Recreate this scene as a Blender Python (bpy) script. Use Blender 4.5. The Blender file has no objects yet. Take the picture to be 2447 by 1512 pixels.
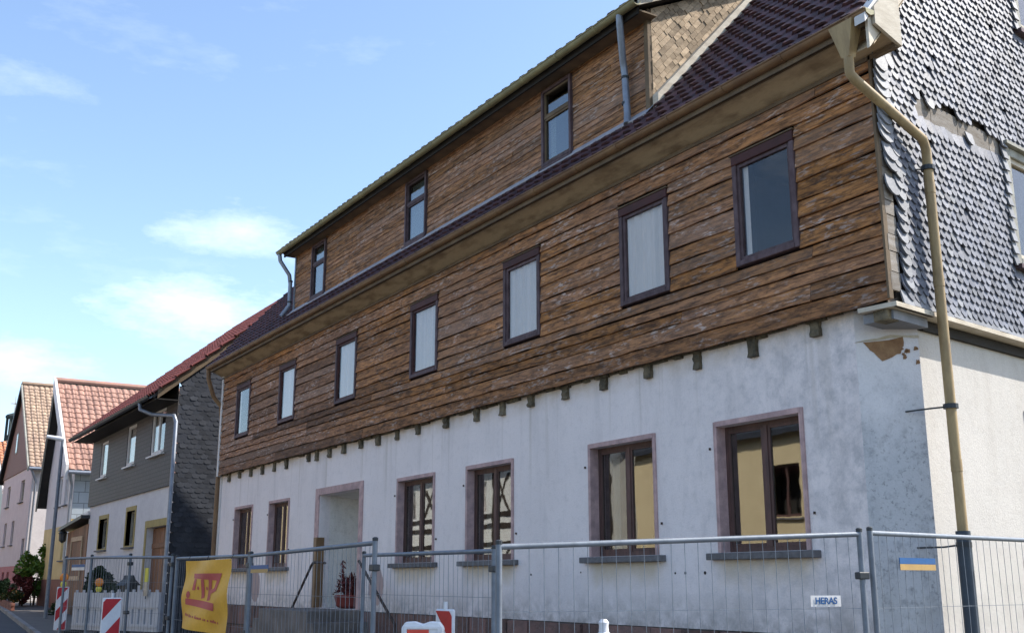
import bpy, bmesh, math, random
from mathutils import Vector, Matrix
R = random.Random(11)
S = bpy.context.scene
RAD = math.radians

# ------------------------------------------------------------------ camera
CAM = Vector((0, -7.5, 1.65))
AZ, PI_ = RAD(31.934), RAD(13.704)
FW = Vector((-math.cos(AZ)*math.cos(PI_), math.sin(AZ)*math.cos(PI_), math.sin(PI_)))
cd = bpy.data.cameras.new('camera'); cam = bpy.data.objects.new('camera', cd)
S.collection.objects.link(cam); S.camera = cam
cd.sensor_width = 36; cd.lens = 36*2600/2447; cd.clip_start = .1; cd.clip_end = 3000
cam.location = CAM; cam.rotation_euler = FW.to_track_quat('-Z', 'Y').to_euler()

# ------------------------------------------------------------------ light
SUN_AZ, SUN_EL = RAD(66), RAD(46)
SUNV = Vector((math.cos(SUN_EL)*math.cos(SUN_AZ), math.cos(SUN_EL)*math.sin(SUN_AZ), math.sin(SUN_EL)))
W = bpy.data.worlds.new('World'); S.world = W; W.use_nodes = True
nt = W.node_tree; nt.nodes.clear()
def wn(t, **k):
    n = nt.nodes.new(t)
    for a, b in k.items(): setattr(n, a, b)
    return n
sky = wn('ShaderNodeTexSky', sky_type='NISHITA', sun_disc=False)
sky.sun_elevation = SUN_EL; sky.sun_rotation = RAD(90) - SUN_AZ
sky.air_density = 1.0; sky.dust_density = 1.1; sky.ozone_density = 1.6; sky.altitude = 200
tc = wn('ShaderNodeTexCoord')
mp = wn('ShaderNodeMapping'); mp.inputs['Scale'].default_value = (1.0, 1.0, 3.4)
mp.inputs['Location'].default_value = (.31, .42, .12)
nz = wn('ShaderNodeTexNoise'); nz.inputs['Scale'].default_value = 2.6; nz.inputs['Detail'].default_value = 9; nz.inputs['Roughness'].default_value = .62
rp = wn('ShaderNodeValToRGB'); rp.color_ramp.elements[0].position = .56; rp.color_ramp.elements[1].position = .84
nt.links.new(tc.outputs['Generated'], mp.inputs['Vector']); nt.links.new(mp.outputs[0], nz.inputs['Vector']); nt.links.new(nz.outputs['Fac'], rp.inputs[0])
# a few soft clouds standing low over the roofs, and thin wisps all round
cl = wn('ShaderNodeMath', operation='MULTIPLY'); cl.inputs[1].default_value = .22
nt.links.new(rp.outputs[0], cl.inputs[0]); acc = cl.outputs[0]
nz2 = wn('ShaderNodeTexNoise'); nz2.inputs['Scale'].default_value = 13; nz2.inputs['Detail'].default_value = 7; nz2.inputs['Roughness'].default_value = .68
mp2 = wn('ShaderNodeMapping'); mp2.inputs['Scale'].default_value = (1, 1, 3.0); nt.links.new(tc.outputs['Generated'], mp2.inputs[0]); nt.links.new(mp2.outputs[0], nz2.inputs['Vector'])
for d, r_, k_ in (((-.905, .285, .300), .12, .40), ((-.940, .250, .235), .14, .46), ((-.978, .115, .178), .12, .4), ((-.90, .10, .40), .08, .22), ((.30, -.88, .36), .3, .7), ((-.55, -.72, .42), .34, .8), ((.85, .2, .45), .3, .7), ((.1, .85, .5), .3, .6), ((-.2, -.55, .8), .28, .6)):
    sb = wn('ShaderNodeVectorMath', operation='SUBTRACT'); sb.inputs[1].default_value = d; nt.links.new(tc.outputs['Generated'], sb.inputs[0])
    sc = wn('ShaderNodeVectorMath', operation='MULTIPLY'); sc.inputs[1].default_value = (.8, .8, 2.6); nt.links.new(sb.outputs[0], sc.inputs[0])
    ln = wn('ShaderNodeVectorMath', operation='LENGTH'); nt.links.new(sc.outputs[0], ln.inputs[0])
    mr = wn('ShaderNodeMapRange'); mr.inputs['From Min'].default_value = r_; mr.inputs['From Max'].default_value = .0; mr.inputs['To Min'].default_value = -.42; mr.inputs['To Max'].default_value = .42; mr.clamp = True
    nt.links.new(ln.outputs['Value'], mr.inputs[0])
    ad = wn('ShaderNodeMath', operation='ADD'); nt.links.new(mr.outputs[0], ad.inputs[0]); nt.links.new(nz2.outputs['Fac'], ad.inputs[1])
    m3 = wn('ShaderNodeMapRange'); m3.inputs['From Min'].default_value = .46; m3.inputs['From Max'].default_value = 1.15; m3.inputs['To Max'].default_value = k_; nt.links.new(ad.outputs[0], m3.inputs[0])
    mxx = wn('ShaderNodeMath', operation='MAXIMUM'); nt.links.new(acc, mxx.inputs[0]); nt.links.new(m3.outputs[0], mxx.inputs[1]); acc = mxx.outputs[0]
mx = wn('ShaderNodeMixRGB'); mx.inputs[2].default_value = (7.6, 7.8, 8.0, 1)
nt.links.new(acc, mx.inputs[0]); nt.links.new(sky.outputs[0], mx.inputs[1])
bg = wn('ShaderNodeBackground'); bg.inputs['Strength'].default_value = .15
nt.links.new(mx.outputs[0], bg.inputs[0])
wo = wn('ShaderNodeOutputWorld'); nt.links.new(bg.outputs[0], wo.inputs[0])
sd = bpy.data.lights.new('sun', 'SUN'); sun = bpy.data.objects.new('sun', sd); S.collection.objects.link(sun)
sd.energy = 3.7; sd.angle = RAD(.5); sd.color = (1, .95, .87)
sun.rotation_euler = (-SUNV).to_track_quat('-Z', 'Y').to_euler(); sun.location = (0, 0, 40)
V = S.view_settings; V.view_transform = 'Standard'; V.look = 'None'; V.gamma = 1; V.exposure = 1.03; V.use_curve_mapping = False

# ------------------------------------------------------------------ materials
class NT:
    def __init__(s, name):
        s.m = bpy.data.materials.new(name); s.m.use_nodes = True; s.t = s.m.node_tree
        s.b = s.t.nodes['Principled BSDF']; s.out = s.t.nodes['Material Output']
    def n(s, t, ins=None, **k):
        n = s.t.nodes.new(t)
        for a, b in k.items(): setattr(n, a, b)
        for a, b in (ins or {}).items():
            if isinstance(b, bpy.types.NodeSocket): s.t.links.new(b, n.inputs[a])
            else: n.inputs[a].default_value = b
        return n
    def l(s, a, b): s.t.links.new(a, b)
    def pos(s):
        if not hasattr(s, '_p'): s._p = s.n('ShaderNodeNewGeometry')
        return s._p.outputs['Position']
    def rnd(s):
        s.pos(); oi = s.n('ShaderNodeObjectInfo')
        return s.n('ShaderNodeMath', {0: s.n('ShaderNodeMath', {0: oi.outputs['Random'], 1: s._p.outputs['Random Per Island']}, operation='ADD').outputs[0], 1: 1.0}, operation='FRACT').outputs[0]
    def map(s, scale, vec=None, loc=(0, 0, 0)):
        return s.n('ShaderNodeMapping', {'Vector': vec or s.pos(), 'Scale': scale, 'Location': loc}).outputs[0]
    def noise(s, scale=5, detail=5, rough=.55, stretch=None, vec=None, loc=(0, 0, 0)):
        v = s.map(stretch or (1, 1, 1), vec, loc)
        return s.n('ShaderNodeTexNoise', {'Vector': v, 'Scale': scale, 'Detail': detail, 'Roughness': rough}).outputs['Fac']
    def ramp(s, f, a, b, lo=0., hi=1.):
        return s.n('ShaderNodeMapRange', {'Value': f, 'From Min': a, 'From Max': b, 'To Min': lo, 'To Max': hi}).outputs[0]
    def mix(s, f, a, b, bt='MIX'):
        return s.n('ShaderNodeMixRGB', {0: f, 1: a if isinstance(a, bpy.types.NodeSocket) else (*a, 1), 2: b if isinstance(b, bpy.types.NodeSocket) else (*b, 1)}, blend_type=bt).outputs[0]
    def math(s, op, a, b=0.): return s.n('ShaderNodeMath', {0: a, 1: b}, operation=op).outputs[0]
    def val(s, col, f): return s.n('ShaderNodeHueSaturation', {'Value': f, 'Color': col}).outputs[0]
    def bump(s, h, strength=.3, dist=.02):
        s.l(s.n('ShaderNodeBump', {'Height': h, 'Strength': strength, 'Distance': dist}).outputs[0], s.b.inputs['Normal'])
    def fin(s, col, rough=.8, spec=.3, metal=0):
        if isinstance(col, bpy.types.NodeSocket): s.l(col, s.b.inputs['Base Color'])
        else: s.b.inputs['Base Color'].default_value = (*col, 1)
        if isinstance(rough, bpy.types.NodeSocket): s.l(rough, s.b.inputs['Roughness'])
        else: s.b.inputs['Roughness'].default_value = rough
        s.b.inputs['Specular IOR Level'].default_value = spec; s.b.inputs['Metallic'].default_value = metal
        return s.m

def gen(name, c1, c2, scale=6, stretch=(1, 1, 1), lo=.35, hi=.65, rough=.8, bump=.2, bscale=40, var=.2, spec=.3, metal=0, bdist=.01):
    k = NT(name)
    c = k.mix(k.ramp(k.noise(scale, 6, .6, stretch), lo, hi), c1, c2)
    c = k.mix(k.ramp(k.noise(scale*7, 3, .6, stretch), .3, .8, 0, .35), c, tuple(x*.6 for x in c1))
    if var: c = k.val(c, k.ramp(k.rnd(), 0, 1, 1-var, 1+var))
    if bump: k.bump(k.noise(bscale, 4, .6, stretch), bump, bdist)
    return k.fin(c, rough, spec, metal)

def wood_planks(name, orange, brown, grey, along, fleck=.5):
    """weathered boards; along = world axis of the grain (0 x, 1 y)"""
    k = NT(name); st = [9., 9., 9.]; st[along] = .9
    r = k.rnd()
    pv_ = k.n('ShaderNodeVectorMath', {0: k.pos(), 1: k.n('ShaderNodeVectorMath', {0: (13.7, 7.3, 5.1), 'Scale': r}, operation='SCALE').outputs[0]}, operation='ADD').outputs[0]
    g1 = k.noise(3.2, 8, .7, tuple(st), pv_); g2 = k.noise(9, 4, .7, tuple(st), pv_, loc=(3, 7, 1))
    reg = k.noise(.45, 3, .5, (1, 1, 1.6), loc=(1.3, 0, 4.2))
    fac = k.ramp(k.math('ADD', k.math('MULTIPLY', r, .8), k.math('MULTIPLY', reg, 1.25)), .62, 1.42)
    sp = k.n('ShaderNodeSeparateXYZ', {0: k.pos()})
    # the left end of the facade has weathered to brown below, it keeps its orange under the eaves
    left = k.math('MULTIPLY', k.ramp(sp.outputs[0], -14.0, -18.5), k.ramp(sp.outputs[2], 6.2, 5.5))
    fac = k.math('MAXIMUM', fac, k.math('MULTIPLY', left, .95))
    low = k.ramp(sp.outputs[2], 4.55, 4.15, 0, .55)
    fac = k.math('MAXIMUM', fac, low)
    c = k.mix(fac, orange, brown)
    c = k.mix(k.ramp(g1, .42, .62, 0, .92), c, tuple(x*.28 for x in brown))
    c = k.mix(k.math('MULTIPLY', k.ramp(k.noise(5.5, 5, .65, tuple(1.2 if i == along else 3 for i in range(3)), pv_, loc=(9, 3, 5)), .50, .64), .8), c, tuple(x*.34 for x in brown))
    c = k.mix(k.ramp(g2, .5, .8, 0, .45), c, tuple(min(1, x*1.45) for x in orange))
    pat = k.noise(2.3, 5, .6, (1, 1, 2.4), loc=(5, 2, 8))
    dots = k.noise(11, 3, .6, tuple(.8 if i == along else 3.4 for i in range(3)), pv_, loc=(2, 2, 2))
    c = k.mix(k.ramp(k.math('FRACT', k.math('MULTIPLY', r, 7.31)), .60, 1.0, 0, .42), c, tuple(x*1.0 for x in (.245, .175, .135)))
    fl = k.math('MULTIPLY', k.ramp(pat, .47, .62), k.ramp(dots, .52, .62))
    c = k.mix(k.math('MULTIPLY', fl, fleck), c, grey)
    c = k.val(c, k.ramp(r, 0, 1, .55, 1.35))
    k.bump(k.math('ADD', g1, k.math('MULTIPLY', g2, .5)), .6, .012)
    return k.fin(c, .82, .25)

M = {}
M['wood'] = wood_planks('weathered_boarding', (.66, .285, .085), (.27, .15, .095), (.62, .53, .48), 0, .6)
M['wood_dormer'] = wood_planks('weathered_dormer_boarding', (.60, .285, .11), (.32, .18, .115), (.60, .50, .44), 0, .55)
M['wood_cheek'] = gen('bare_shingle_wood', (.55, .41, .27), (.36, .26, .165), 5, (2, 1, 4), rough=.85, bump=.5, bscale=30, var=.38)
M['wood_pale'] = gen('grey_bare_board', (.30, .27, .24), (.19, .155, .12), 4, (1, 1, 6), rough=.85, bump=.4, var=.25)
def plaster(name, base, dirt, dark=0., warm=.0):
    k = NT(name)
    big = k.noise(1.1, 5, .6); fine = k.noise(55, 4, .7); med = k.noise(9, 5, .65)
    streak = k.noise(1.0, 6, .65, (2.6, 2.6, .45), loc=(2, 1, 0))
    c = k.mix(k.ramp(big, .38, .72, 0, .55), base, tuple(x*.86 for x in base))
    c = k.mix(k.ramp(streak, .52, .72, 0, .45), c, dirt)
    c = k.mix(k.math('MULTIPLY', k.ramp(med, .52, .68), .22 + dark), c, dirt)
    c = k.mix(k.math('MULTIPLY', k.ramp(k.noise(26, 3, .7), .56, .68), .10 + dark), c, tuple(x*.45 for x in dirt))
    sp = k.n('ShaderNodeSeparateXYZ', {0: k.pos()})
    zz = sp.outputs[2]
    damp = k.math('MULTIPLY', k.ramp(zz, 1.75, 1.15), k.ramp(k.noise(2.6, 5, .6), .42, .62))
    c = k.mix(k.math('MULTIPLY', damp, .5), c, (.33, .31, .28))
    top = k.math('MULTIPLY', k.ramp(zz, 3.72, 3.97), k.ramp(k.noise(3.5, 4, .6), .35, .6))
    c = k.mix(k.math('MULTIPLY', top, .55 + warm), c, (.50, .38, .23))
    if dark > .35:   # rising soot: the top of the corner stayed pale
        c = k.mix(k.ramp(k.math('ADD', zz, k.math('MULTIPLY', k.noise(3, 5, .6), 1.2)), 3.35, 4.1, 0, .85), c, (.76, .72, .71))
    if not dark:
        sx = sp.outputs[0]; m = None
        for a_, b_ in ((-23.31, -22.11), (-21.17, -20.01), (-15.41, -14.13), (-13.24, -11.97), (-10.35, -9.09), (-8.2, -6.97)):
            q = k.math('MULTIPLY', k.ramp(sx, a_-.06, a_+.12), k.ramp(sx, b_+.06, b_-.12)); m = q if m is None else k.math('MAXIMUM', m, q)
        m = k.math('MULTIPLY', m, k.math('MULTIPLY', k.ramp(k.math('ADD', zz, k.math('MULTIPLY', k.noise(5, 4, .6), .35)), 1.74, 1.98), k.ramp(zz, 1.88, 1.86)))
        c = k.mix(k.math('MULTIPLY', m, .75), c, (.60, .50, .36))
        for cx0 in (-21.75, -16.08):
            dx = k.math('MULTIPLY', k.math('SUBTRACT', sx, cx0), 3.3); dz_ = k.math('MULTIPLY', k.math('SUBTRACT', zz, 1.58), 3.0)
            rr = k.math('ADD', k.math('ADD', k.math('MULTIPLY', dx, dx), k.math('MULTIPLY', dz_, dz_)), k.math('MULTIPLY', k.noise(9, 4, .6), .9))
            c = k.mix(k.ramp(rr, 1.35, 1.2, 0, .9), c, (.40, .29, .27))
        soot = k.math('MULTIPLY', k.ramp(sp.outputs[0], -9.2, -6.4), k.ramp(k.noise(4.5, 6, .7), .42, .62))
        c = k.mix(k.math('MULTIPLY', soot, .6), c, (.40, .39, .40))
        run = k.math('MULTIPLY', k.ramp(k.noise(1, 3, .5, (9, 9, .12), loc=(4, 0, 0)), .60, .70), k.ramp(zz, 2.6, 4.0))
        c = k.mix(k.math('MULTIPLY', run, .5), c, (.45, .39, .32))
        spl = k.math('MULTIPLY', k.ramp(zz, 1.55, 1.2), k.ramp(k.noise(7, 6, .7), .40, .60))
        c = k.mix(k.math('MULTIPLY', spl, .65), c, (.27, .25, .235))
    c = k.val(c, k.ramp(fine, .3, .7, .94, 1.05))
    k.bump(k.math('ADD', fine, k.math('MULTIPLY', med, .8)), .35, .012)
    return k.fin(c, .9, .2)
M['plaster'] = plaster('white_plaster', (.84, .765, .745), (.53, .485, .47))
M['plaster_dirty'] = plaster('sooty_plaster', (.50, .50, .51), (.22, .225, .235), .4)
M['plaster_side'] = plaster('side_plaster', (.56, .525, .48), (.43, .39, .345), .04)
M['recess'] = plaster('recess_plaster', (.78, .74, .69), (.42, .38, .32), .1)
M['stain'] = gen('exposed_loam_plaster', (.23, .12, .06), (.34, .2, .1), 12, bump=.6)
M['patch'] = gen('pinkish_bare_render', (.42, .31, .28), (.30, .23, .22), 7, bump=.5)
M['ochre'] = gen('ochre_stain_plaster', (.60, .53, .42), (.50, .42, .30), 5, (3, 3, .6), bump=.3, var=0)
M['plinth'] = gen('plinth_sandstone', (.22, .125, .105), (.13, .09, .08), 5, bump=.7, bscale=18, var=.35, bdist=.03)
M['mortar'] = gen('plinth_mortar', (.13, .12, .11), (.08, .075, .07), 8, bump=.4)
M['step'] = gen('worn_stone_step', (.22, .19, .17), (.13, .115, .105), 4, bump=.4, var=.15)
M['pink'] = gen('pink_surround_paint', (.60, .41, .385), (.38, .265, .26), 8, bump=.25, var=.08)
M['frame'] = gen('brown_window_paint', (.13, .07, .06), (.075, .045, .04), 9, (3, 3, .6), rough=.55, bump=.3, var=.15)
M['frame_up'] = gen('purple_brown_casing', (.135, .092, .098), (.07, .042, .046), 7, (2, 2, 1), rough=.65, bump=.3, var=.15)
M['lintel'] = gen('dark_red_lintel', (.085, .03, .028), (.055, .024, .022), 7, rough=.65, bump=.2, var=.1)
M['frame_grey'] = gen('grey_green_frame', (.33, .32, .27), (.2, .19, .16), 7, rough=.65, bump=.2)
M['sill'] = gen('grey_stone_sill', (.17, .165, .17), (.11, .105, .105), 12, bump=.4, var=.1)
M['tan'] = gen('tan_soffit_paint', (.54, .42, .27), (.27, .195, .12), 3.1, (.7, 2, 2), lo=.45, hi=.66, rough=.75, bump=.3, var=.12)
M['tan_dark'] = gen('brown_trim', (.20, .14, .085), (.12, .085, .055), 4, bump=.3, var=.15)
M['gutter'] = gen('brown_gutter', (.25, .15, .075), (.16, .09, .05), 3, rough=.5, bump=.1, var=.08)
M['pipe_tan'] = gen('tan_downpipe_paint', (.40, .285, .14), (.25, .17, .085), 4, (3, 3, .8), lo=.42, hi=.7, rough=.55, bump=.12, bscale=12, var=.03, spec=.35)
M['zinc'] = gen('zinc_pipe', (.30, .33, .38), (.22, .24, .28), 6, rough=.4, bump=.05, metal=.35, var=.05)
M['zinc_pale'] = gen('dull_lead_flashing', (.46, .46, .50), (.34, .34, .38), 5, rough=.5, bump=.2, var=.05)
M['gutter_yellow'] = gen('yellowish_gutter', (.37, .33, .17), (.24, .215, .12), 4, rough=.55, bump=.2, var=.08)  # yellowish brown, lighter than the main gutter
M['pipe_dark'] = gen('dark_iron_pipe', (.055, .075, .095), (.04, .05, .065), 6, rough=.5, bump=.1, var=0)
M['black'] = gen('dark_void_timber', (.03, .025, .022), (.02, .018, .016), 5, var=0)
M['cream'] = gen('cream_board_paint', (.62, .55, .44), (.45, .38, .29), 5, (1, 1, 3), rough=.7, bump=.2, var=.1)
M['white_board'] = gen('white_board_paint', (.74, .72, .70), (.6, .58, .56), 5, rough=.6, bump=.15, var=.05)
M['joist'] = gen('mossy_joist_end', (.19, .155, .10), (.075, .065, .045), 14, bump=.8, var=.3, bdist=.03)
M['tile_dark'] = gen('dark_red_roof_tile', (.085, .034, .036), (.042, .02, .024), 6, rough=.7, bump=.3, var=.4, spec=.35)
M['tile_old'] = gen('salmon_clay_tile', (.40, .225, .17), (.28, .165, .13), 1.6, rough=.8, bump=.3, var=.3)
M['tile_pale'] = gen('tan_clay_tile', (.42, .30, .21), (.31, .215, .16), 1.3, rough=.8, bump=.3, var=.28)
M['tile_orange'] = gen('orange_clay_tile', (.56, .25, .13), (.46, .20, .11), 3, rough=.75, bump=.2, var=.16)
M['tile_red'] = gen('red_clay_tile', (.24, .065, .05), (.17, .052, .042), 3, rough=.7, bump=.2, var=.25)
def slate(name, a, b, var, rough=.45, spec=.3):
    k = NT(name); r = k.rnd()
    c = k.mix(k.ramp(k.noise(7, 4, .6), .35, .65), a, b)
    c = k.val(c, k.ramp(r, 0, 1, 1-var, 1+var))
    k.bump(k.noise(35, 4, .6), .25, .01)
    return k.fin(c, rough, spec)
M['slate'] = slate('grey_slate', (.095, .102, .13), (.145, .15, .175), .40, .54, .38)
M['slate_pale'] = slate('pale_slate', (.19, .195, .21), (.14, .145, .16), .28, .54, .38)
M['slate_dark'] = slate('dark_slate', (.028, .031, .040), (.038, .041, .050), .25, .6)
M['slate_back'] = gen('board_behind_slates', (.17, .14, .115), (.10, .085, .075), 5, (1, 1, 5), bump=.4)
M['shingle_brown'] = gen('brown_shingle_cladding', (.27, .17, .145), (.20, .125, .105), 18, (1, 1, 3), bump=.4, var=.1)  # plain brown of the shingles
def fine_slate(name, a, b, sx, sz):
    k = NT(name)
    br = k.n('ShaderNodeTexBrick', {'Vector': k.map((1, 1, 1), k.n('ShaderNodeCombineXYZ', {0: k.math('ADD', k.n('ShaderNodeSeparateXYZ', {0: k.pos()}).outputs[0], k.n('ShaderNodeSeparateXYZ', {0: k.pos()}).outputs[1]), 1: k.n('ShaderNodeSeparateXYZ', {0: k.pos()}).outputs[2]}).outputs[0]), 'Color1': (*a, 1), 'Color2': (*b, 1), 'Mortar': (*[x*.35 for x in a], 1), 'Scale': 1, 'Mortar Size': .012, 'Brick Width': sx, 'Row Height': sz})
    c = k.mix(k.ramp(k.noise(2, 4), .3, .7, 0, .35), br.outputs['Color'], tuple(x*.7 for x in a))
    k.bump(br.outputs['Fac'], .5, -.01)
    return k.fin(c, .6, .35)
M['fine_slate'] = fine_slate('small_dark_slates', (.066, .060, .060), (.05, .047, .048), .18, .11)
M['fine_white'] = fine_slate('pale_blue_wall_tiles', (.42, .47, .52), (.39, .44, .49), .4, .4)
M['wall_pale'] = gen('pale_house_render', (.66, .64, .64), (.58, .56, .57), 2, bump=.2, var=0)
M['wall_pinkish'] = gen('rosy_white_render', (.58, .50, .50), (.52, .44, .45), 2, bump=.2, var=0)
M['wall_lit'] = gen('sunlit_render', (.72, .66, .64), (.66, .60, .58), 2, bump=.2, var=0)  # lighter than the rosy render of this house: sunlight put into the colour
M['wall_yellow'] = gen('yellow_render', (.68, .52, .25), (.60, .45, .21), 2, bump=.2, var=0)
M['wall_red'] = gen('red_base_paint', (.45, .17, .17), (.36, .14, .14), 3, bump=.2, var=0)
M['wall_green'] = gen('pale_green_render', (.60, .68, .60), (.54, .62, .55), 3, bump=.2, var=0)
M['ochre_trim'] = gen('ochre_window_surround', (.42, .33, .13), (.34, .26, .1), 6, bump=.2, var=.05)
M['door_wood'] = gen('brown_barn_door', (.27, .13, .065), (.17, .08, .045), 4, (5, 5, .6), rough=.65, bump=.4, var=.3)
M['timber'] = gen('black_brown_timber', (.035, .025, .02), (.06, .042, .03), 5, (2, 2, 1), bump=.4, var=.2)
M['cream_wall'] = gen('cream_render', (.74, .60, .36), (.68, .54, .32), 2, bump=.2, var=0)
M['infill'] = gen('white_infill', (.78, .76, .70), (.70, .68, .62), 3, bump=.2, var=.05)
M['white_plastic'] = gen('white_plastic', (.78, .78, .80), (.68, .68, .71), 5, rough=.45, bump=.05, var=.02, spec=.5)
M['grey_plastic'] = gen('grey_white_plastic', (.50, .52, .56), (.43, .45, .49), 5, rough=.5, bump=.05, var=.03, spec=.4)
M['red_film'] = gen('red_reflective_film', (.50, .018, .03), (.42, .015, .025), 6, rough=.4, bump=.05, var=.03)
M['orange_film'] = gen('orange_red_film', (.75, .09, .06), (.66, .07, .05), 6, rough=.4, bump=.05, var=.03)
M['galv'] = gen('galvanised_tube', (.20, .225, .26), (.14, .16, .19), 10, rough=.5, bump=.1, metal=.25, var=.08)
M['concrete'] = gen('concrete', (.32, .31, .29), (.24, .235, .22), 8, bump=.4)
M['banner'] = gen('yellow_tarpaulin', (.74, .40, .035), (.66, .34, .03), 5, rough=.5, bump=.1, var=0)
M['banner_print'] = gen('faded_red_print', (.50, .075, .075), (.44, .07, .07), 9, rough=.55, bump=0, var=.05)
M['blue_print'] = gen('blue_print', (.015, .10, .28), (.015, .085, .24), 8, rough=.5, bump=0, var=0)
M['yellow_print'] = gen('yellow_print', (.46, .29, .10), (.40, .25, .09), 8, rough=.5, bump=0, var=0)
M['amber'] = gen('amber_lens', (.80, .26, .02), (.70, .2, .015), 9, rough=.25, bump=.1, var=.05, spec=.5)
M['yellow_sign'] = gen('yellow_sign_film', (.72, .66, .10), (.66, .6, .09), 6, rough=.5, bump=0, var=0)
M['flower'] = gen('dried_red_stems', (.16, .03, .03), (.10, .035, .03), 9, bump=0, var=.4)
M['terracotta'] = gen('dark_red_pot', (.22, .045, .035), (.17, .035, .03), 6, bump=.2, var=.05)
M['rust'] = gen('rusty_handrail', (.075, .05, .04), (.045, .032, .028), 9, rough=.7, bump=.3, var=.05)
M['asphalt'] = gen('asphalt', (.05, .052, .06), (.065, .066, .072), 1.2, bump=.4, bscale=80, var=0)
M['paving'] = gen('grey_pavement', (.15, .135, .12), (.11, .10, .092), 1.4, bump=.4, bscale=40, var=.12)
M['kerb'] = gen('kerb_stone', (.26, .25, .24), (.19, .185, .18), 5, bump=.3, var=.15)
M['soil'] = gen('verge_ground', (.12, .10, .07), (.08, .09, .045), 1.5, bump=.5, var=0)
M['brick'] = gen('red_garden_brick', (.24, .10, .07), (.17, .075, .055), 6, bump=.3, var=.3)
def leaf(name, a, b):
    k = NT(name)
    c = k.mix(k.rnd(), a, b)
    c = k.mix(k.ramp(k.noise(3, 3), .35, .65), c, tuple(x*.6 for x in a))
    k.b.inputs['Transmission Weight'].default_value = 0
    return k.fin(c, .6, .3)
M['leaf_light'] = leaf('light_green_leaves', (.10, .19, .03), (.20, .28, .05))
M['leaf_dark'] = leaf('dark_green_leaves', (.025, .05, .02), (.045, .08, .03))
M['leaf_mid'] = leaf('olive_leaves', (.05, .075, .02), (.10, .12, .03))
M['petal_purple'] = leaf('purple_petals', (.16, .07, .35), (.22, .1, .42))
M['petal_orange'] = leaf('orange_petals', (.45, .18, .04), (.5, .25, .06))
M['bark'] = gen('bark', (.09, .06, .04), (.05, .035, .025), 8, (4, 4, 1), bump=.6)
M['church'] = gen('dark_church_cladding', (.035, .045, .045), (.05, .055, .05), 3, var=0)
M['gold'] = gen('gilded_cross', (.55, .48, .42), (.5, .42, .36), 3, var=0, metal=.3, rough=.5)
M['lamp_white'] = gen('white_lamp_head', (.78, .78, .78), (.72, .72, .72), 5, rough=.35, bump=0, var=0)
M['dark_metal'] = gen('dark_grey_metal', (.05, .055, .06), (.035, .04, .045), 5, rough=.5, bump=.1, var=0)
M['blind'] = gen('white_window_blind', (.90, .83, .77), (.82, .75, .69), 3, (3, 3, .4), rough=.8, bump=.15, var=.06)
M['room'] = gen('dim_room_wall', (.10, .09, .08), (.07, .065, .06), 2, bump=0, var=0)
def glass(name, f0=.09, tint=(.82, .86, .86)):
    k = NT(name); k.t.nodes.remove(k.b)
    k.pos()
    dt = k.n('ShaderNodeVectorMath', {0: k._p.outputs['Incoming'], 1: k._p.outputs['True Normal']}, operation='DOT_PRODUCT').outputs['Value']
    c5 = k.math('POWER', k.math('SUBTRACT', 1.0, k.math('ABSOLUTE', dt)), 5.0)
    f = k.math('ADD', f0, k.math('MULTIPLY', c5, 1-f0))
    wav = k.n('ShaderNodeBump', {'Height': k.noise(2.2, 2, .4), 'Strength': .035, 'Distance': .02})
    tr = k.n('ShaderNodeBsdfTransparent', {'Color': (*tint, 1)}); gl = k.n('ShaderNodeBsdfGlossy', {'Roughness': .015, 'Normal': wav.outputs[0]})
    k.l(k.n('ShaderNodeMixShader', {0: f, 1: tr.outputs[0], 2: gl.outputs[0]}).outputs[0], k.out.inputs[0])
    return k.m
M['glass'] = glass('old_window_glass', .21, (.6, .64, .63))
M['glass_up'] = glass('upper_window_glass', .045, (.9, .9, .9))

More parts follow.
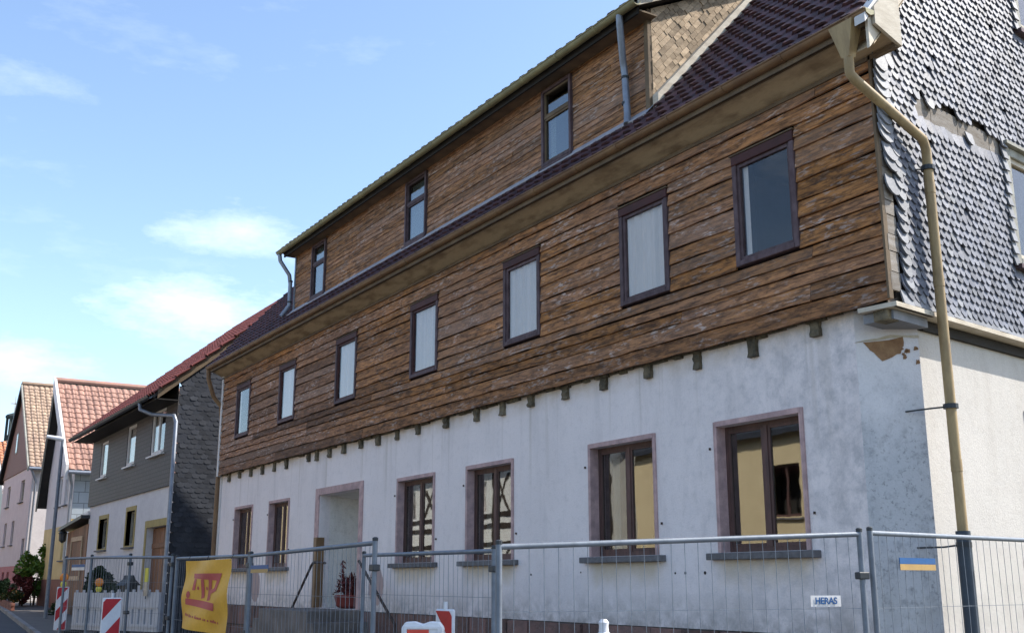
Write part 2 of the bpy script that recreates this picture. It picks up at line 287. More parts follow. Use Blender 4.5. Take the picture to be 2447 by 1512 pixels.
# ------------------------------------------------------------------ builders
WM = {}
def link(o, parent, mw):
    S.collection.objects.link(o)
    if parent is not None:
        o.parent = parent; o.matrix_parent_inverse = WM[parent].inverted()
    o.matrix_basis = mw; WM[o] = mw
    return o
def thing(name, label, cat, loc=(0, 0, 0), group=None, rz=0.):
    o = bpy.data.objects.new(name, None); o.empty_display_size = .3
    link(o, None, Matrix.Translation(loc) @ Matrix.Rotation(rz, 4, 'Z'))
    return tag(o, label, cat, group)
def tag(o, label=None, cat=None, group=None, kind=None):
    if label: o['label'] = label
    if cat: o['category'] = cat
    if group: o['group'] = group
    if kind: o['kind'] = kind
    return o
I4 = Matrix.Identity(4)
def frame(origin, deg=0.):
    return Matrix.Translation(origin) @ Matrix.Rotation(RAD(deg), 4, 'Z')
class MB:
    def __init__(s): s.v = []; s.f = []
    def quad(s, *p):
        i = len(s.v); s.v += [tuple(q) for q in p]; s.f.append(tuple(range(i, i+len(p))))
    def box(s, x0, x1, y0, y1, z0, z1, m=None):
        i = len(s.v)
        c = [(x0, y0, z0), (x1, y0, z0), (x1, y1, z0), (x0, y1, z0), (x0, y0, z1), (x1, y0, z1), (x1, y1, z1), (x0, y1, z1)]
        s.v += [tuple(m @ Vector(q)) for q in c] if m else c
        s.f += [tuple(i+j for j in q) for q in ((0, 3, 2, 1), (4, 5, 6, 7), (0, 1, 5, 4), (1, 2, 6, 5), (2, 3, 7, 6), (3, 0, 4, 7))]
        return s
    def prism(s, poly, axis, a, b):
        """poly 2D in the plane of the two other axes, extruded along axis a..b"""
        i = len(s.v); n = len(poly)
        def P(q, t):
            return (t, q[0], q[1]) if axis == 0 else (q[0], t, q[1]) if axis == 1 else (q[0], q[1], t)
        s.v += [P(q, a) for q in poly] + [P(q, b) for q in poly]
        s.f += [tuple(i+k for k in range(n)), tuple(i+n+k for k in reversed(range(n)))]
        s.f += [(i+k, i+(k+1) % n, i+n+(k+1) % n, i+n+k) for k in range(n)]
        return s
    def tube(s, pts, r, seg=10, cap=True):
        pts = [Vector(p) for p in pts]; i = len(s.v); n = len(pts); rs = r if isinstance(r, (list, tuple)) else [r]*n
        up = None
        for k, p in enumerate(pts):
            t = ((pts[min(k+1, n-1)] - p).normalized() + (p - pts[max(k-1, 0)]).normalized()).normalized() if n > 2 else (pts[-1]-pts[0]).normalized()
            if up is None: up = t.orthogonal().normalized()
            up = (up - t*up.dot(t)).normalized(); sd_ = t.cross(up)
            for q in range(seg):
                a = 2*math.pi*q/seg
                s.v.append(tuple(p + (up*math.cos(a) + sd_*math.sin(a))*rs[k]))
        for k in range(n-1):
            for q in range(seg):
                a = i+k*seg+q; b = i+k*seg+(q+1) % seg
                s.f.append((a, b, b+seg, a+seg))
        if cap:
            s.f.append(tuple(i+q for q in reversed(range(seg)))); s.f.append(tuple(i+(n-1)*seg+q for q in range(seg)))
        return s
    def lathe(s, prof, seg=14, c=(0, 0, 0)):
        i = len(s.v); n = len(prof)
        for r, z in prof:
            for q in range(seg):
                a = 2*math.pi*q/seg; s.v.append((c[0]+r*math.cos(a), c[1]+r*math.sin(a), c[2]+z))
        for k in range(n-1):
            for q in range(seg):
                a = i+k*seg+q; b = i+k*seg+(q+1) % seg; s.f.append((a, b, b+seg, a+seg))
        s.f.append(tuple(i+q for q in reversed(range(seg)))); s.f.append(tuple(i+(n-1)*seg+q for q in range(seg)))
        return s
    def add(s, verts, faces, m=None):
        i = len(s.v); s.v += [tuple(m @ Vector(q)) for q in verts] if m else [tuple(q) for q in verts]
        s.f += [tuple(i+k for k in q) for q in faces]
        return s
    def mesh(s, name, mat, smooth=False, bevel=0.):
        me = bpy.data.meshes.new(name); me.from_pydata(s.v, [], s.f); me.materials.append(mat)
        bm = bmesh.new(); bm.from_mesh(me)
        bmesh.ops.recalc_face_normals(bm, faces=bm.faces)
        if bevel: bmesh.ops.bevel(bm, geom=bm.edges[:], offset=bevel, segments=1, affect='EDGES')
        bm.to_mesh(me); bm.free()
        if smooth:
            for p in me.polygons: p.use_smooth = True
            me.set_sharp_from_angle(angle=RAD(40))
        me.update()
        return me
    def build(s, name, mat, parent=None, mw=I4, smooth=False, bevel=0., **tg):
        o = bpy.data.objects.new(name, s.mesh(name, mat, smooth, bevel))
        link(o, parent, mw)
        return tag(o, **tg) if tg else o
def inst(name, me, parent, mw):
    return link(bpy.data.objects.new(name, me), parent, mw)

def pieces(parent, name, items, mat, keep=300, stuff=None):
    """items: (mesh, world matrix); nearest `keep` become parts, the rest one joined part"""
    items = sorted(items, key=lambda t: (t[1].translation - CAM).length)
    for me, mw in items[:keep]: inst(name, me, parent, mw)
    if items[keep:]:
        mb = MB(); cache = {}
        for me, mw in items[keep:]:
            if me.name not in cache: cache[me.name] = ([v.co.copy() for v in me.vertices], [tuple(p.vertices) for p in me.polygons])
            mb.add(*cache[me.name], m=mw)
        me = bpy.data.meshes.new(stuff or name+'_field'); me.from_pydata(mb.v, [], mb.f); me.materials.append(mat); me.update()
        tag(link(bpy.data.objects.new(stuff or name+'_field', me), parent, I4), kind='stuff')

def wall(mb, u0, u1, z0, z1, holes, depth=.2, y=0.):
    """wall face at local y with rectangular openings and reveals going in by depth"""
    us = sorted({u0, u1, *[h[0] for h in holes], *[h[1] for h in holes]}); zs = sorted({z0, z1, *[h[2] for h in holes], *[h[3] for h in holes]})
    us = [u for u in us if u0 <= u <= u1]; zs = [z for z in zs if z0 <= z <= z1]
    for a, b in zip(us, us[1:]):
        for c, d in zip(zs, zs[1:]):
            m, n = (a+b)/2, (c+d)/2
            if any(h[0] < m < h[1] and h[2] < n < h[3] for h in holes): continue
            mb.quad((a, y, c), (b, y, c), (b, y, d), (a, y, d))
    for a, b, c, d in holes:
        mb.quad((a, y, c), (a, y, d), (a, y+depth, d), (a, y+depth, c)); mb.quad((b, y, c), (b, y+depth, c), (b, y+depth, d), (b, y, d))
        mb.quad((a, y, c), (a, y+depth, c), (b, y+depth, c), (b, y, c)); mb.quad((a, y, d), (b, y, d), (b, y+depth, d), (a, y+depth, d))
    return mb
def ring(mb, u0, u1, z0, z1, w, y0, y1, wt=None, wb=None):
    wt = w if wt is None else wt; wb = w if wb is None else wb
    mb.box(u0, u0+w, y0, y1, z0, z1); mb.box(u1-w, u1, y0, y1, z0, z1)
    if wt: mb.box(u0+w, u1-w, y0, y1, z1-wt, z1)
    if wb: mb.box(u0+w, u1-w, y0, y1, z0, z0+wb)
    return mb
def clip(poly, a, b, c):
    """keep a*x+b*y<=c"""
    out = []
    for i, p in enumerate(poly):
        q = poly[(i+1) % len(poly)]; dp = a*p[0]+b*p[1]-c; dq = a*q[0]+b*q[1]-c
        if dp <= 0: out.append(p)
        if dp*dq < 0:
            t = dp/(dp-dq); out.append((p[0]+(q[0]-p[0])*t, p[1]+(q[1]-p[1])*t))
    return out
def gz(x):
    return -.05 + .018*max(0., min(-x-6, 90))

# ------------------------------------------------------------------ setting: ground, road, pavement
def sheet(name, mat, left, right, dz, kind='structure', thick=0.):
    """strip between two polylines (lists of (x,y)) following the slope of the street"""
    mb = MB()
    for (a, b), (c, d) in zip(zip(left, left[1:]), zip(right, right[1:])):
        mb.quad(*[(p[0], p[1], gz(p[0])+dz) for p in (a, b, d, c)])
        if thick: mb.quad(*[(p[0], p[1], gz(p[0])+h) for p, h in ((a, dz), (a, dz-thick), (b, dz-thick), (b, dz))])
    return mb.build(name, M[mat], kind=kind)
xs = [700, 60, 10, -6, -20, -31, -46, -60, -80, -96, -700]
def edge(off):
    base = {700: -6.5, 60: -5.5, 10: -4.6, -6: -4.3, -20: -3.55, -31: -2.7, -46: -1.5, -60: -.3, -80: 1.6, -96: 3.2, -700: 62}
    return [(x, base[x]+off) for x in xs]
sheet('ground', 'soil', [(x, -700) for x in xs], [(x, 700) for x in xs], -.1)
sheet('road', 'asphalt', edge(-7.5), edge(0), 0.)
pv = sheet('pavement', 'paving', edge(.13), [(x, max(e[1]+.5, .6 if x > -62 else e[1]+3)) for x, e in zip(xs, edge(0))], .10)
sheet('far_pavement', 'paving', edge(-11), edge(-7.63), .10)
# kerb stones
def on_edge(x, off):
    e = edge(off)
    for (x0, y0), (x1, y1) in zip(e, e[1:]):
        if x1 <= x <= x0: return y0+(y1-y0)*(x0-x)/(x0-x1)
x = -3.0
while x > -75:
    L = .98; y0, y1 = on_edge(x, 0), on_edge(x-L, 0); mb = MB()
    for (xa, ya, xb, yb) in ((x-.01, y0, x-L+.01, y1),):
        za, zb = gz(xa)+.115+R.uniform(-.006, .006), gz(xb)+.115
        mb.add([(xa, ya, za-.2), (xb, yb, zb-.2), (xb, yb+.13, zb-.2), (xa, ya+.13, za-.2), (xa, ya, za), (xb, yb, zb), (xb, yb+.13, zb), (xa, ya+.13, za)],
               [(0, 1, 2, 3), (4, 7, 6, 5), (0, 4, 5, 1), (1, 5, 6, 2), (2, 6, 7, 3), (3, 7, 4, 0)])
    mb.build('kerb_stone', M['kerb'], pv)
    x -= L+.01

# ------------------------------------------------------------------ the big timber-clad house
H = thing('boarded_house', 'big old house with bare weathered boarding over white plaster, missing its cladding', 'house', (-15, 4.5, 0))
XL, XR = -24.35, -5.85
GA = 98.0                                              # direction of the gable wall
gF = frame((-5.85, -.1, 0), GA)                        # upper gable face frame
gP = frame((-6.03, .46, 0), GA)                         # plaster side face frame
G_WIN = [(-23.31, -22.11), (-21.17, -20.01), (-15.41, -14.13), (-13.24, -11.97), (-10.35, -9.09), (-8.2, -6.97)]
U_WIN = [(-23.3, -22.39), (-20.64, -19.74), (-17.78, -16.88), (-14.84, -13.94), (-12.07, -11.18), (-9.51, -8.65), (-7.63, -6.79)]
D_WIN = [(-19.37, -18.68), (-15.29, -14.55), (-11.23, -10.55)]
CH = -6.33                                             # where the front plaster ends and the chamfer starts
holes = [(a+.055, b-.055, 1.93, 3.16) for a, b in G_WIN] + [(-18.52, -16.8, 1.22, 3.16)]
wall(MB(), XL, CH, 1.2, 3.99, holes, .2).build('front_wall', M['plaster'], H)
# chamfered corner and side wall
cf = Vector((CH, 0, 0)); ce = Vector((-6.03, .46, 0)); cdeg = math.degrees(math.atan2(ce.y-cf.y, ce.x-cf.x)); cl = (ce-cf).length
mb = MB(); n = 10
for i in range(n):
    for j in range(14):
        a0, a1 = cl*i/n, cl*(i+1)/n; b0, b1 = 1.2+2.79*j/14, 1.2+2.79*(j+1)/14
        mb.quad((a0, 0, b0), (a1, 0, b0), (a1, 0, b1), (a0, 0, b1))
mb.build('chamfered_corner', M['plaster_dirty'], H, frame(cf, cdeg), label='soot-darkened chamfered plaster corner')
side_holes = [(1.92, 2.95, 1.95, 3.2)]
wall(MB(), 0, 9., 1.2, 3.80, side_holes, .18).build('side_wall', M['plaster_side'], H, gP, label='sunlit plaster side wall')
MB().box(0, 9, .02, .06, 3.78, 4.05).build('side_gap_shade', M['black'], H, gP @ Matrix.Translation((0, .1, 0)))  # black strip in the gap below the slates, its shade put in as colour
# brown spall and stains on the corner
def blotch(name, mat, fr, pts, y=-.006, th=.004, parent=H, jag=0.):
    mb = MB(); P2 = []
    for i, p in enumerate(pts):
        q = pts[(i+1) % len(pts)]
        for t in (0, .33, .66): P2.append((p[0]+(q[0]-p[0])*t+R.uniform(-jag, jag), p[1]+(q[1]-p[1])*t+R.uniform(-jag, jag)))
    mb.prism(P2, 1, y, y+th)
    return mb.build(name, M[mat], parent, fr)
cfr = frame(cf, cdeg)
blotch('spalled_patch', 'stain', cfr, [(.06, 3.70), (.42, 3.73), (.40, 3.63), (.36, 3.58), (.22, 3.53), (.12, 3.62)], jag=.012)
blotch('rust_streak', 'ochre', cfr, [(-.02, 3.69), (.3, 3.755), (.55, 3.76), (.56, 3.735), (.42, 3.735), (.06, 3.70)], jag=.006, y=-.004)
for i in range(9):
    u, z = R.uniform(.40, .54), R.uniform(3.50, 3.66); s = R.uniform(.008, .02)
    blotch('plaster_chip', 'stain', cfr, [(u-s, z-s), (u+s, z-s*.6), (u+s*.8, z+s), (u-s*.7, z+s)], jag=.004)
# ochre washed stains under sills, pinkish bare patches beside the steps
for i in range(16):
    u, z = R.uniform(-19.5, -7), R.choice([1.72, 1.74, 1.70, 1.76]); 
    if any(a-.15 < u < b+.15 for a, b in G_WIN) or -18.8 < u < -16.6: continue
    MB().tube([(u, -.004, z), (u, .05, z)], R.uniform(.010, .018), 8).build('drill_hole', M['black'], H)
# plinth of sandstone blocks
MB().box(XL+.02, CH, 0.01, .3, -.6, 1.195).build('plinth_core', M['mortar'], H)
z = -.25
while z < 1.19:
    h = min(R.uniform(.30, .38), 1.2-z)
    if 1.2-z-h < .1: h = 1.2-z
    u = XL+.02
    while u < CH-.02:
        w = min(R.uniform(.4, .85), CH-.02-u)
        if CH-.02-u-w < .2: w = CH-.02-u
        j = lambda: R.uniform(-.008, .008)
        y0 = -.035+R.uniform(-.012, .012); a, b, c, d = u+.012, u+w-.012, z+.012, z+h-.012
        if not (b > -18.9 and a < -16.4 and c > .9):
            mb = MB(); mb.add([(a+j(), y0, c+j()), (b+j(), y0, c+j()), (b+j(), y0, d+j()), (a+j(), y0, d+j()), (a, .02, c), (b, .02, c), (b, .02, d), (a, .02, d)],
                   [(0, 1, 2, 3), (0, 4, 5, 1), (1, 5, 6, 2), (2, 6, 7, 3), (3, 7, 4, 0)])
            mb.build('plinth_stone', M['plinth'], H)
        u += w
    z += h
for fr, L in ((cfr, cl), (gP, 9.)):
    z = -.25
    while z < 1.15:
        u = 0.
        while u < L-.01:
            w = min(R.uniform(.35, .7), L-u)
            if L-u-w < .15: w = L-u
            MB().box(u+.008, u+w-.008, -.03+R.uniform(-.01, .01), .05, z+.01, z+.345).build('plinth_stone', M['plinth'], H, fr)
            u += w
            if u > 4: break
        z += .36
    MB().box(0, L, .012, .2, -.6, 1.195).build('plinth_core', M['mortar'], H, fr)

def pane_set(win, fr, panes, y, mat='glass'):
    for a, b, c, d in panes:
        MB().box(a, b, y, y+.004, c, d).build('pane', M[mat], win, fr)
# ground-floor windows
for i, (a, b) in enumerate(G_WIN):
    oa, ob = a+.055, b-.055
    mb = MB(); mb.box(oa+.008, oa+.04, .10, .15, 1.93, 3.159); mb.box(ob-.04, ob-.008, .10, .15, 1.93, 3.159)
    mb.box(oa+.04, ob-.04, .10, .15, 3.12, 3.159); mb.box(oa+.04, ob-.04, .10, .15, 1.93, 1.98)
    mid = (oa+ob)/2; mb.box(mid-.03, mid+.03, .095, .145, 1.98, 3.12)
    win = mb.build('window', M['frame'], H)
    for s0, s1 in ((oa+.041, mid-.031), (mid+.031, ob-.041)):
        MB_ = ring(MB(), s0, s1, 1.981, 3.119, .03, .105, .14); MB_.build('casement', M['frame'], win)
        pane_set(win, I4, [(s0+.031, s1-.031, 2.012, 3.088)], .118)
    mb = MB(); mb.box(a-.09, b+.09, -.09, .095, 1.86, 1.925)
    mb.build('sill', M['sill'], win, bevel=.006)
    mb = MB(); mb.box(a+.015, a+.045, -.018, .0, 1.93, 3.21); mb.box(b-.045, b-.015, -.018, .0, 1.93, 3.21); mb.box(a+.045, b-.045, -.022, 0, 3.16, 3.212)
    mb.box(a+.045, a+.062, -.018, .099, 1.93, 3.16); mb.box(b-.062, b-.045, -.018, .099, 1.93, 3.16)
    mb.build('surround', M['pink'], win)
    for zz in (2.25, 2.95):
        for ux in ((a-.05,) if zz > 2.5 else (b+.05,)): MB().box(ux-.005, ux+.005, -.022, .0, zz-.012, zz+.012).build('shutter_hook', M['rust'], win)
    # thin remains of net curtains in some casements
    if i in (1, 2, 3, 4):
        c0, c1 = (mid+.2, ob-.08) if i == 1 else (oa+.08, oa+.2)
        mb = MB(); N = 8
        for k in range(N):
            u0, u1 = c0+(c1-c0)*k/N, c0+(c1-c0)*(k+1)/N
            mb.quad((u0, .26+.02*(k % 2), 2.0), (u1, .26+.02*((k+1) % 2), 2.0), (u1, .26+.02*((k+1) % 2), 3.05), (u0, .26+.02*(k % 2), 3.05))
        mb.build('curtain_and_reflection', M['blind'], win)
# side window on the sunny wall
win = ring(MB(), 1.92, 2.95, 1.95, 3.2, .06, .1, .16).build('window', M['frame'], H, gP)
pane_set(win, gP, [(1.98, 2.89, 2.01, 3.14)], .13)
ring(MB(), 1.85, 3.02, 1.95, 3.27, .07, -.016, 0, wb=0).build('surround', M['pink'], win, gP)
# doorway recess
a, b, c, d, dp = -18.52, -16.8, 1.22, 3.16, 1.0
mb = MB(); mb.quad((a, .2, c), (a, .2, d), (a+.1, dp, d), (a+.1, dp, c)); mb.quad((b, .2, c), (b, dp, c), (b, dp, d), (b, .2, d))
mb.quad((a+.1, dp, c), (a+.1, dp, d), (b, dp, d), (b, dp, c)); mb.quad((a, .2, d), (b, .2, d), (b, dp, d-.1), (a+.1, dp, d-.1)); mb.quad((a, 0, c-.002), (b, 0, c-.002), (b, dp, c-.002), (a, dp, c-.002))
mb.build('door_recess', M['recess'], H)
mb = MB(); mb.box(-18.70, -18.53, -.02, 0, 2.1, 3.28); mb.box(-16.79, -16.65, -.02, 0, 1.22, 3.28); mb.box(-18.53, -16.79, -.02, 0, 3.16, 3.28)
mb.build('door_surround', M['pink'], H)
MB().box(-18.63, -18.5, -.05, .1, 1.22, 2.42).build('door_post', M['gutter'], H)
# stairs on both sides of a landing, iron handrails
st = MB().box(-18.75, -16.55, -.95, -.04, gz(-17)-.3, 1.215).build('landing', M['step'], H, bevel=.01)
for sgn, x0 in ((-1, -18.75), (1, -16.55)):
    for k in range(5):
        xa = x0+sgn*.29*k; xb = xa+sgn*.295
        MB().box(min(xa, xb)+.002, max(xa, xb)-.002, -.95, -.04, gz(-17)-.3, 1.215-.17*(k+1)).build('step', M['step'], H, bevel=.008)
mb = MB(); mb.tube([(-17.45, -.3, 1.96), (-17.95, -.3, 1.98), (-18.05, -.3, 1.93), (-19.10, -.3, 1.02), (-19.12, -.3, .85)], .022, 8); mb.build('handrail', M['rust'], H, smooth=True)
mb = MB(); mb.tube([(-16.2, -.25, 1.97), (-16.08, -.3, 1.97), (-14.75, -.3, 1.05), (-14.7, -.3, .8)], .022, 8); mb.build('handrail', M['rust'], H, smooth=True)
# joist ends and the ragged ledge under the boarding
for jx in [-6.75, -7.56, -8.37, -9.17, -9.99, -10.77, -11.54, -12.24, -12.92, -13.8, -14.69, -15.41, -16.1, -16.78, -17.48, -18.12, -18.71, -19.11, -20.26, -20.93, -21.62, -22.34, -23.07, -23.78]:
    mb = MB(); w = R.uniform(.048, .06); h = R.uniform(.15, .21); n = 5
    rows = [(3.975-h*k/n, w*(1+R.uniform(-.12, .12)), -.045+R.uniform(-.012, .012)) for k in range(n+1)]
    vs = []
    for zz, ww, yy in rows: vs += [(jx-ww, .03, zz), (jx-ww, yy, zz), (jx+ww, yy, zz), (jx+ww, .03, zz)]
    fs = [tuple(4*k+j for j in q) for k in range(n) for q in ((0, 1, 5, 4), (1, 2, 6, 5), (2, 3, 7, 6))] + [(0, 3, 2, 1), (4*n, 4*n+1, 4*n+2, 4*n+3)]
    mb.add(vs, fs).build('joist_end', M['joist'], H)
mb = MB(); u = XL+.05; pts = []
while u < CH-.05:
    w = R.uniform(.08, .3); h = R.uniform(.015, .055); mb.box(u, u+w*.9, -.03-R.uniform(0, .02), .01, 3.99-h, 4.01); u += w
mb.build('ragged_ledge', M['joist'], H)

# ---- boarding of the upper storey: every board its own piece
def board(parent, fr, u0, u1, z0, z1, mat, y=-.04, th=.024, wob=.009, lap=.022, seg=.25, name='board'):
    n = max(2, int((u1-u0)/seg)); vs = []; fs = []
    dy = R.uniform(-.004, .004); tilt = R.uniform(-.012, .012)
    for k in range(n+1):
        u = u0+(u1-u0)*k/n; zb = z0+R.uniform(-wob, wob)+tilt*(k/n-.5); zt = z1+tilt*(k/n-.5); yb = y-lap+dy+R.uniform(-.003, .003); yt = y+dy
        vs += [(u, yb, zb), (u, yt, zt), (u, yt+th, zt), (u, yb+th, zb)]
    for k in range(n):
        i = 4*k
        for q in ((0, 1, 5, 4), (1, 2, 6, 5), (2, 3, 7, 6), (3, 0, 4, 7)): fs.append(tuple(i+j for j in q))
    fs += [(0, 3, 2, 1), (4*n, 4*n+1, 4*n+2, 4*n+3)]
    return MB().add(vs, fs).build(name, M[mat], parent, fr)
def cladding(parent, fr, u0, u1, z0, z1, hmin, hmax, openings, mat, lmin, lmax, gap=.007, **kw):
    z = z0
    while z < z1-.03:
        h = min(R.uniform(hmin, hmax), z1-z)
        if z1-z-h < .06: h = z1-z
        cuts = sorted([(a, b) for a, b, c, d in openings if c < z+h*.55 and d > z+h*.45])
        free = []; p = u0
        for a, b in cuts: free.append((p, a)); p = b
        free.append((p, u1))
        for a, b in free:
            while b-a > .01:
                L = R.uniform(lmin, lmax)
                if b-a-L < .5: L = b-a
                board(parent, fr, a+.003, a+L-.003, z, z+h-gap, mat, **kw)
                a += L
        z += h
    return
UZ0, UZ1 = 4.68, 5.84
uo = [(a, b, UZ0, UZ1) for a, b in U_WIN]
fF = frame((0, -.055, 0), 0)
wall(MB(), XL, XR, 3.99, 6.30, [(a+.05, b-.05, UZ0+.05, UZ1-.05) for a, b in U_WIN], .16, y=-.012).build('upper_wall', M['black'], H)
cladding(H, fF, XL+.04, XR, 3.965, 6.24, .115, .205, uo, 'wood', 2.2, 6.0)
MB().box(XL-.05, XL+.04, -.125, .1, 3.95, 6.25).build('corner_board', M['white_board'], H)
MB().box(XL-.05, XL+.03, -.03, .1, .2, 3.949).build('corner_board', M['white_board'], H)
MB().box(XR-.001, XR+.022, -.125, -.075, 3.97, 6.2).build('corner_board', M['tan_dark'], H)
# upper-storey windows
for i, (a, b) in enumerate(U_WIN):
    mb = MB(); z0, z1 = UZ0, UZ1
    mb.box(a, a+.06, -.125, -.03, z0, z1-.10); mb.box(b-.06, b, -.125, -.03, z0, z1-.10); mb.box(a+.06, b-.06, -.13, -.03, z0, z0+.055)
    win = mb.build('window', M['frame_up'], H, bevel=.006)
    MB().box(a, b, -.13, -.03, z1-.099, z1).build('lintel', M['lintel'], win, bevel=.006)
    MB().box(a-.015, b+.015, -.14, -.03, z1+.001, z1+.014).build('drip_board', M['tan_dark'], win)
    ring(MB(), a+.061, b-.061, z0+.056, z1-.101, .034, -.105, -.06).build('sash', M['lintel' if i in (1, 2, 3) else 'frame_up'], win)
    pane_set(win, I4, [(a+.096, b-.096, z0+.091, z1-.136)], -.085, 'glass_up')
    if i not in (0, 6):
        mb = MB(); N = 14; c0, c1 = a+.09, b-.09
        for k in range(N):
            u0, u1 = c0+(c1-c0)*k/N, c0+(c1-c0)*(k+1)/N; y0, y1 = -.055+.012*math.sin(k*1.9+i), -.055+.012*math.sin((k+1)*1.9+i)
            mb.quad((u0, y0, z0+.085), (u1, y1, z0+.085), (u1, y1, z1-.13), (u0, y0, z1-.13))
        mb.build('blind', M['blind'], win, smooth=True)
    else:
        MB().box(a+.096, a+.16, -.05, -.045, z0+.09, z1-.13).build('curtain_and_reflection', M['blind'], win)
# rooms behind the glass
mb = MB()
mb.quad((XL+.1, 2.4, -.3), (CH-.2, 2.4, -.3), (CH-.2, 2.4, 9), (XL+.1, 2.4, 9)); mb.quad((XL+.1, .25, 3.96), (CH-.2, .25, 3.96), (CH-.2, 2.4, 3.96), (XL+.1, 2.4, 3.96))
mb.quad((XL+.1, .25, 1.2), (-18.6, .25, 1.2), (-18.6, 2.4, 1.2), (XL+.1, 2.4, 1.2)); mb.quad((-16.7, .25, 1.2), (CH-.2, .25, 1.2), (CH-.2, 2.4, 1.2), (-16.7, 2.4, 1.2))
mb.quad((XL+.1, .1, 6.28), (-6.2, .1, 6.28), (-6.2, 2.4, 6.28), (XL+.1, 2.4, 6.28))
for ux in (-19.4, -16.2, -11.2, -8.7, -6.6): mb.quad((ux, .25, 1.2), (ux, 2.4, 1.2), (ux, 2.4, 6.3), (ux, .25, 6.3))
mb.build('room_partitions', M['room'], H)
# rear and left walls
mb = MB(); mb.box(XL+.004, XL+.25, .21, 9.2, -.5, 6.3); mb.box(XL, -7.2, 9.0, 9.25, -.5, 6.3)
mb.prism([(-.05, 6.3), (9.2, 6.3), (4.6, 11.7)], 0, XL, XL+.25)
mb.build('rear_walls', M['wall_pale'], H)

# ---- eaves: soffit, fascia, gutter
EX0, EX1 = XL-.1, -5.55
mb = MB(); mb.prism([(-.075, 6.20), (-.37, 6.325), (-.37, 6.35), (-.075, 6.225)], 0, EX0, EX1); soff = mb.build('soffit', M['tan'], H, bevel=.003)
MB().box(EX0, EX1, -.125, -.076, 6.155, 6.196).build('soffit_bead', M['tan_dark'], soff)
MB().box(EX0, EX1, -.392, -.371, 6.30, 6.42).build('fascia', M['tan_dark'], soff)
MB().prism([(-.40, 6.29), (-.40, 6.45), (-.07, 6.80), (-.07, 6.16)], 0, EX1-.001, EX1+.03).build('cornice_end', M['cream'], H)
def gutter(name, mat, x0, x1, y, z, r, parent, fr=I4, seg=8, joints=True):
    mb = MB(); pr = [(y+r*math.cos(math.pi+math.pi*k/seg), z+r*math.sin(math.pi+math.pi*k/seg)) for k in range(seg+1)]
    inn = [(y+(r-.008)*math.cos(math.pi+math.pi*k/seg), z+.002+(r-.008)*math.sin(math.pi+math.pi*k/seg)) for k in range(seg+1)]
    mb.prism(pr+inn[::-1], 0, x0, x1)
    mb.tube([(x0, y-r, z), (x1, y-r, z)], .011, 6)
    g = mb.build(name, M[mat], parent, fr, smooth=True)
    x = x0+.6
    while joints and x < x1-.2:
        m2 = MB(); pr2 = [(y+(r+.006)*math.cos(math.pi+math.pi*k/seg), z+(r+.006)*math.sin(math.pi+math.pi*k/seg)) for k in range(seg+1)]
        m2.prism(pr2+pr[::-1], 0, x, x+.03); m2.build('gutter_bracket', M[mat], g, fr); x += R.uniform(.75, .95)
    return g
gutter('gutter', 'gutter', EX0, EX1+.02, -.455, 6.405, .06, H)
MB().prism([(-.512, 6.405), (-.398, 6.405), (-.41, 6.365), (-.455, 6.348), (-.50, 6.365)], 0, EX1+.021, EX1+.028).build('gutter_end', M['gutter_yellow'], H)
# hopper and downpipe round the corner
mb = MB(); i0 = [(-5.92, -.53, 6.37), (-5.66, -.53, 6.37), (-5.66, -.39, 6.37), (-5.92, -.39, 6.37), (-5.83, -.49, 6.06), (-5.75, -.49, 6.06), (-5.75, -.41, 6.06), (-5.83, -.41, 6.06)]
mb.add(i0, [(0, 1, 5, 4), (1, 2, 6, 5), (2, 3, 7, 6), (3, 0, 4, 7), (4, 5, 6, 7)])
hp = mb.build('rainwater_hopper', M['pipe_tan'], H)
def gpt(fr, u, y, z): return tuple(fr @ Vector((u, y, z)))
PR = .044
pp = [(-5.79, -.45, 6.07), (-5.79, -.45, 5.92), (-5.77, -.41, 5.86), gpt(gF, .52, -.15, 5.50), gpt(gF, .58, -.14, 5.42), gpt(gF, .60, -.13, 5.28), gpt(gF, .60, -.13, 2.02)]
MB().tube(pp, PR, 12).build('downpipe', M['pipe_tan'], H, smooth=True)
dpp = MB().tube([gpt(gF, .60, -.13, 2.06), gpt(gF, .60, -.13, -.2)], .06, 12).build('downpipe_foot', M['pipe_dark'], H, smooth=True)
for zz in (5.06, 4.2, 2.6):
    MB().tube([gpt(gF, .60, -.13, zz-.05), gpt(gF, .60, -.13, zz+.05)], .0475, 12).build('pipe_seam', M['pipe_tan'], H, smooth=True)
for zz in (5.25, 3.1, 1.95):
    MB().tube([gpt(gF, .60, -.13, zz-.02), gpt(gF, .60, -.13, zz+.02)], .063, 12).build('pipe_clip', M['dark_metal'], H)
    MB().tube([gpt(gF, .60, -.1, zz), gpt(gF, .46, -.03, zz-.02), gpt(gF, .46, .3, zz-.02)], .008, 6).build('pipe_hook', M['dark_metal'], H)
# left end downpipe
MB().tube([(XL-.06, -.455, 6.35), (XL-.07, -.44, 6.15), (XL-.06, -.3, 5.75), (XL-.10, -.1, 5.55), (XL-.12, -.06, 5.2), (XL-.12, -.06, 0)], .05, 10).build('downpipe', M['gutter'], H, smooth=True)

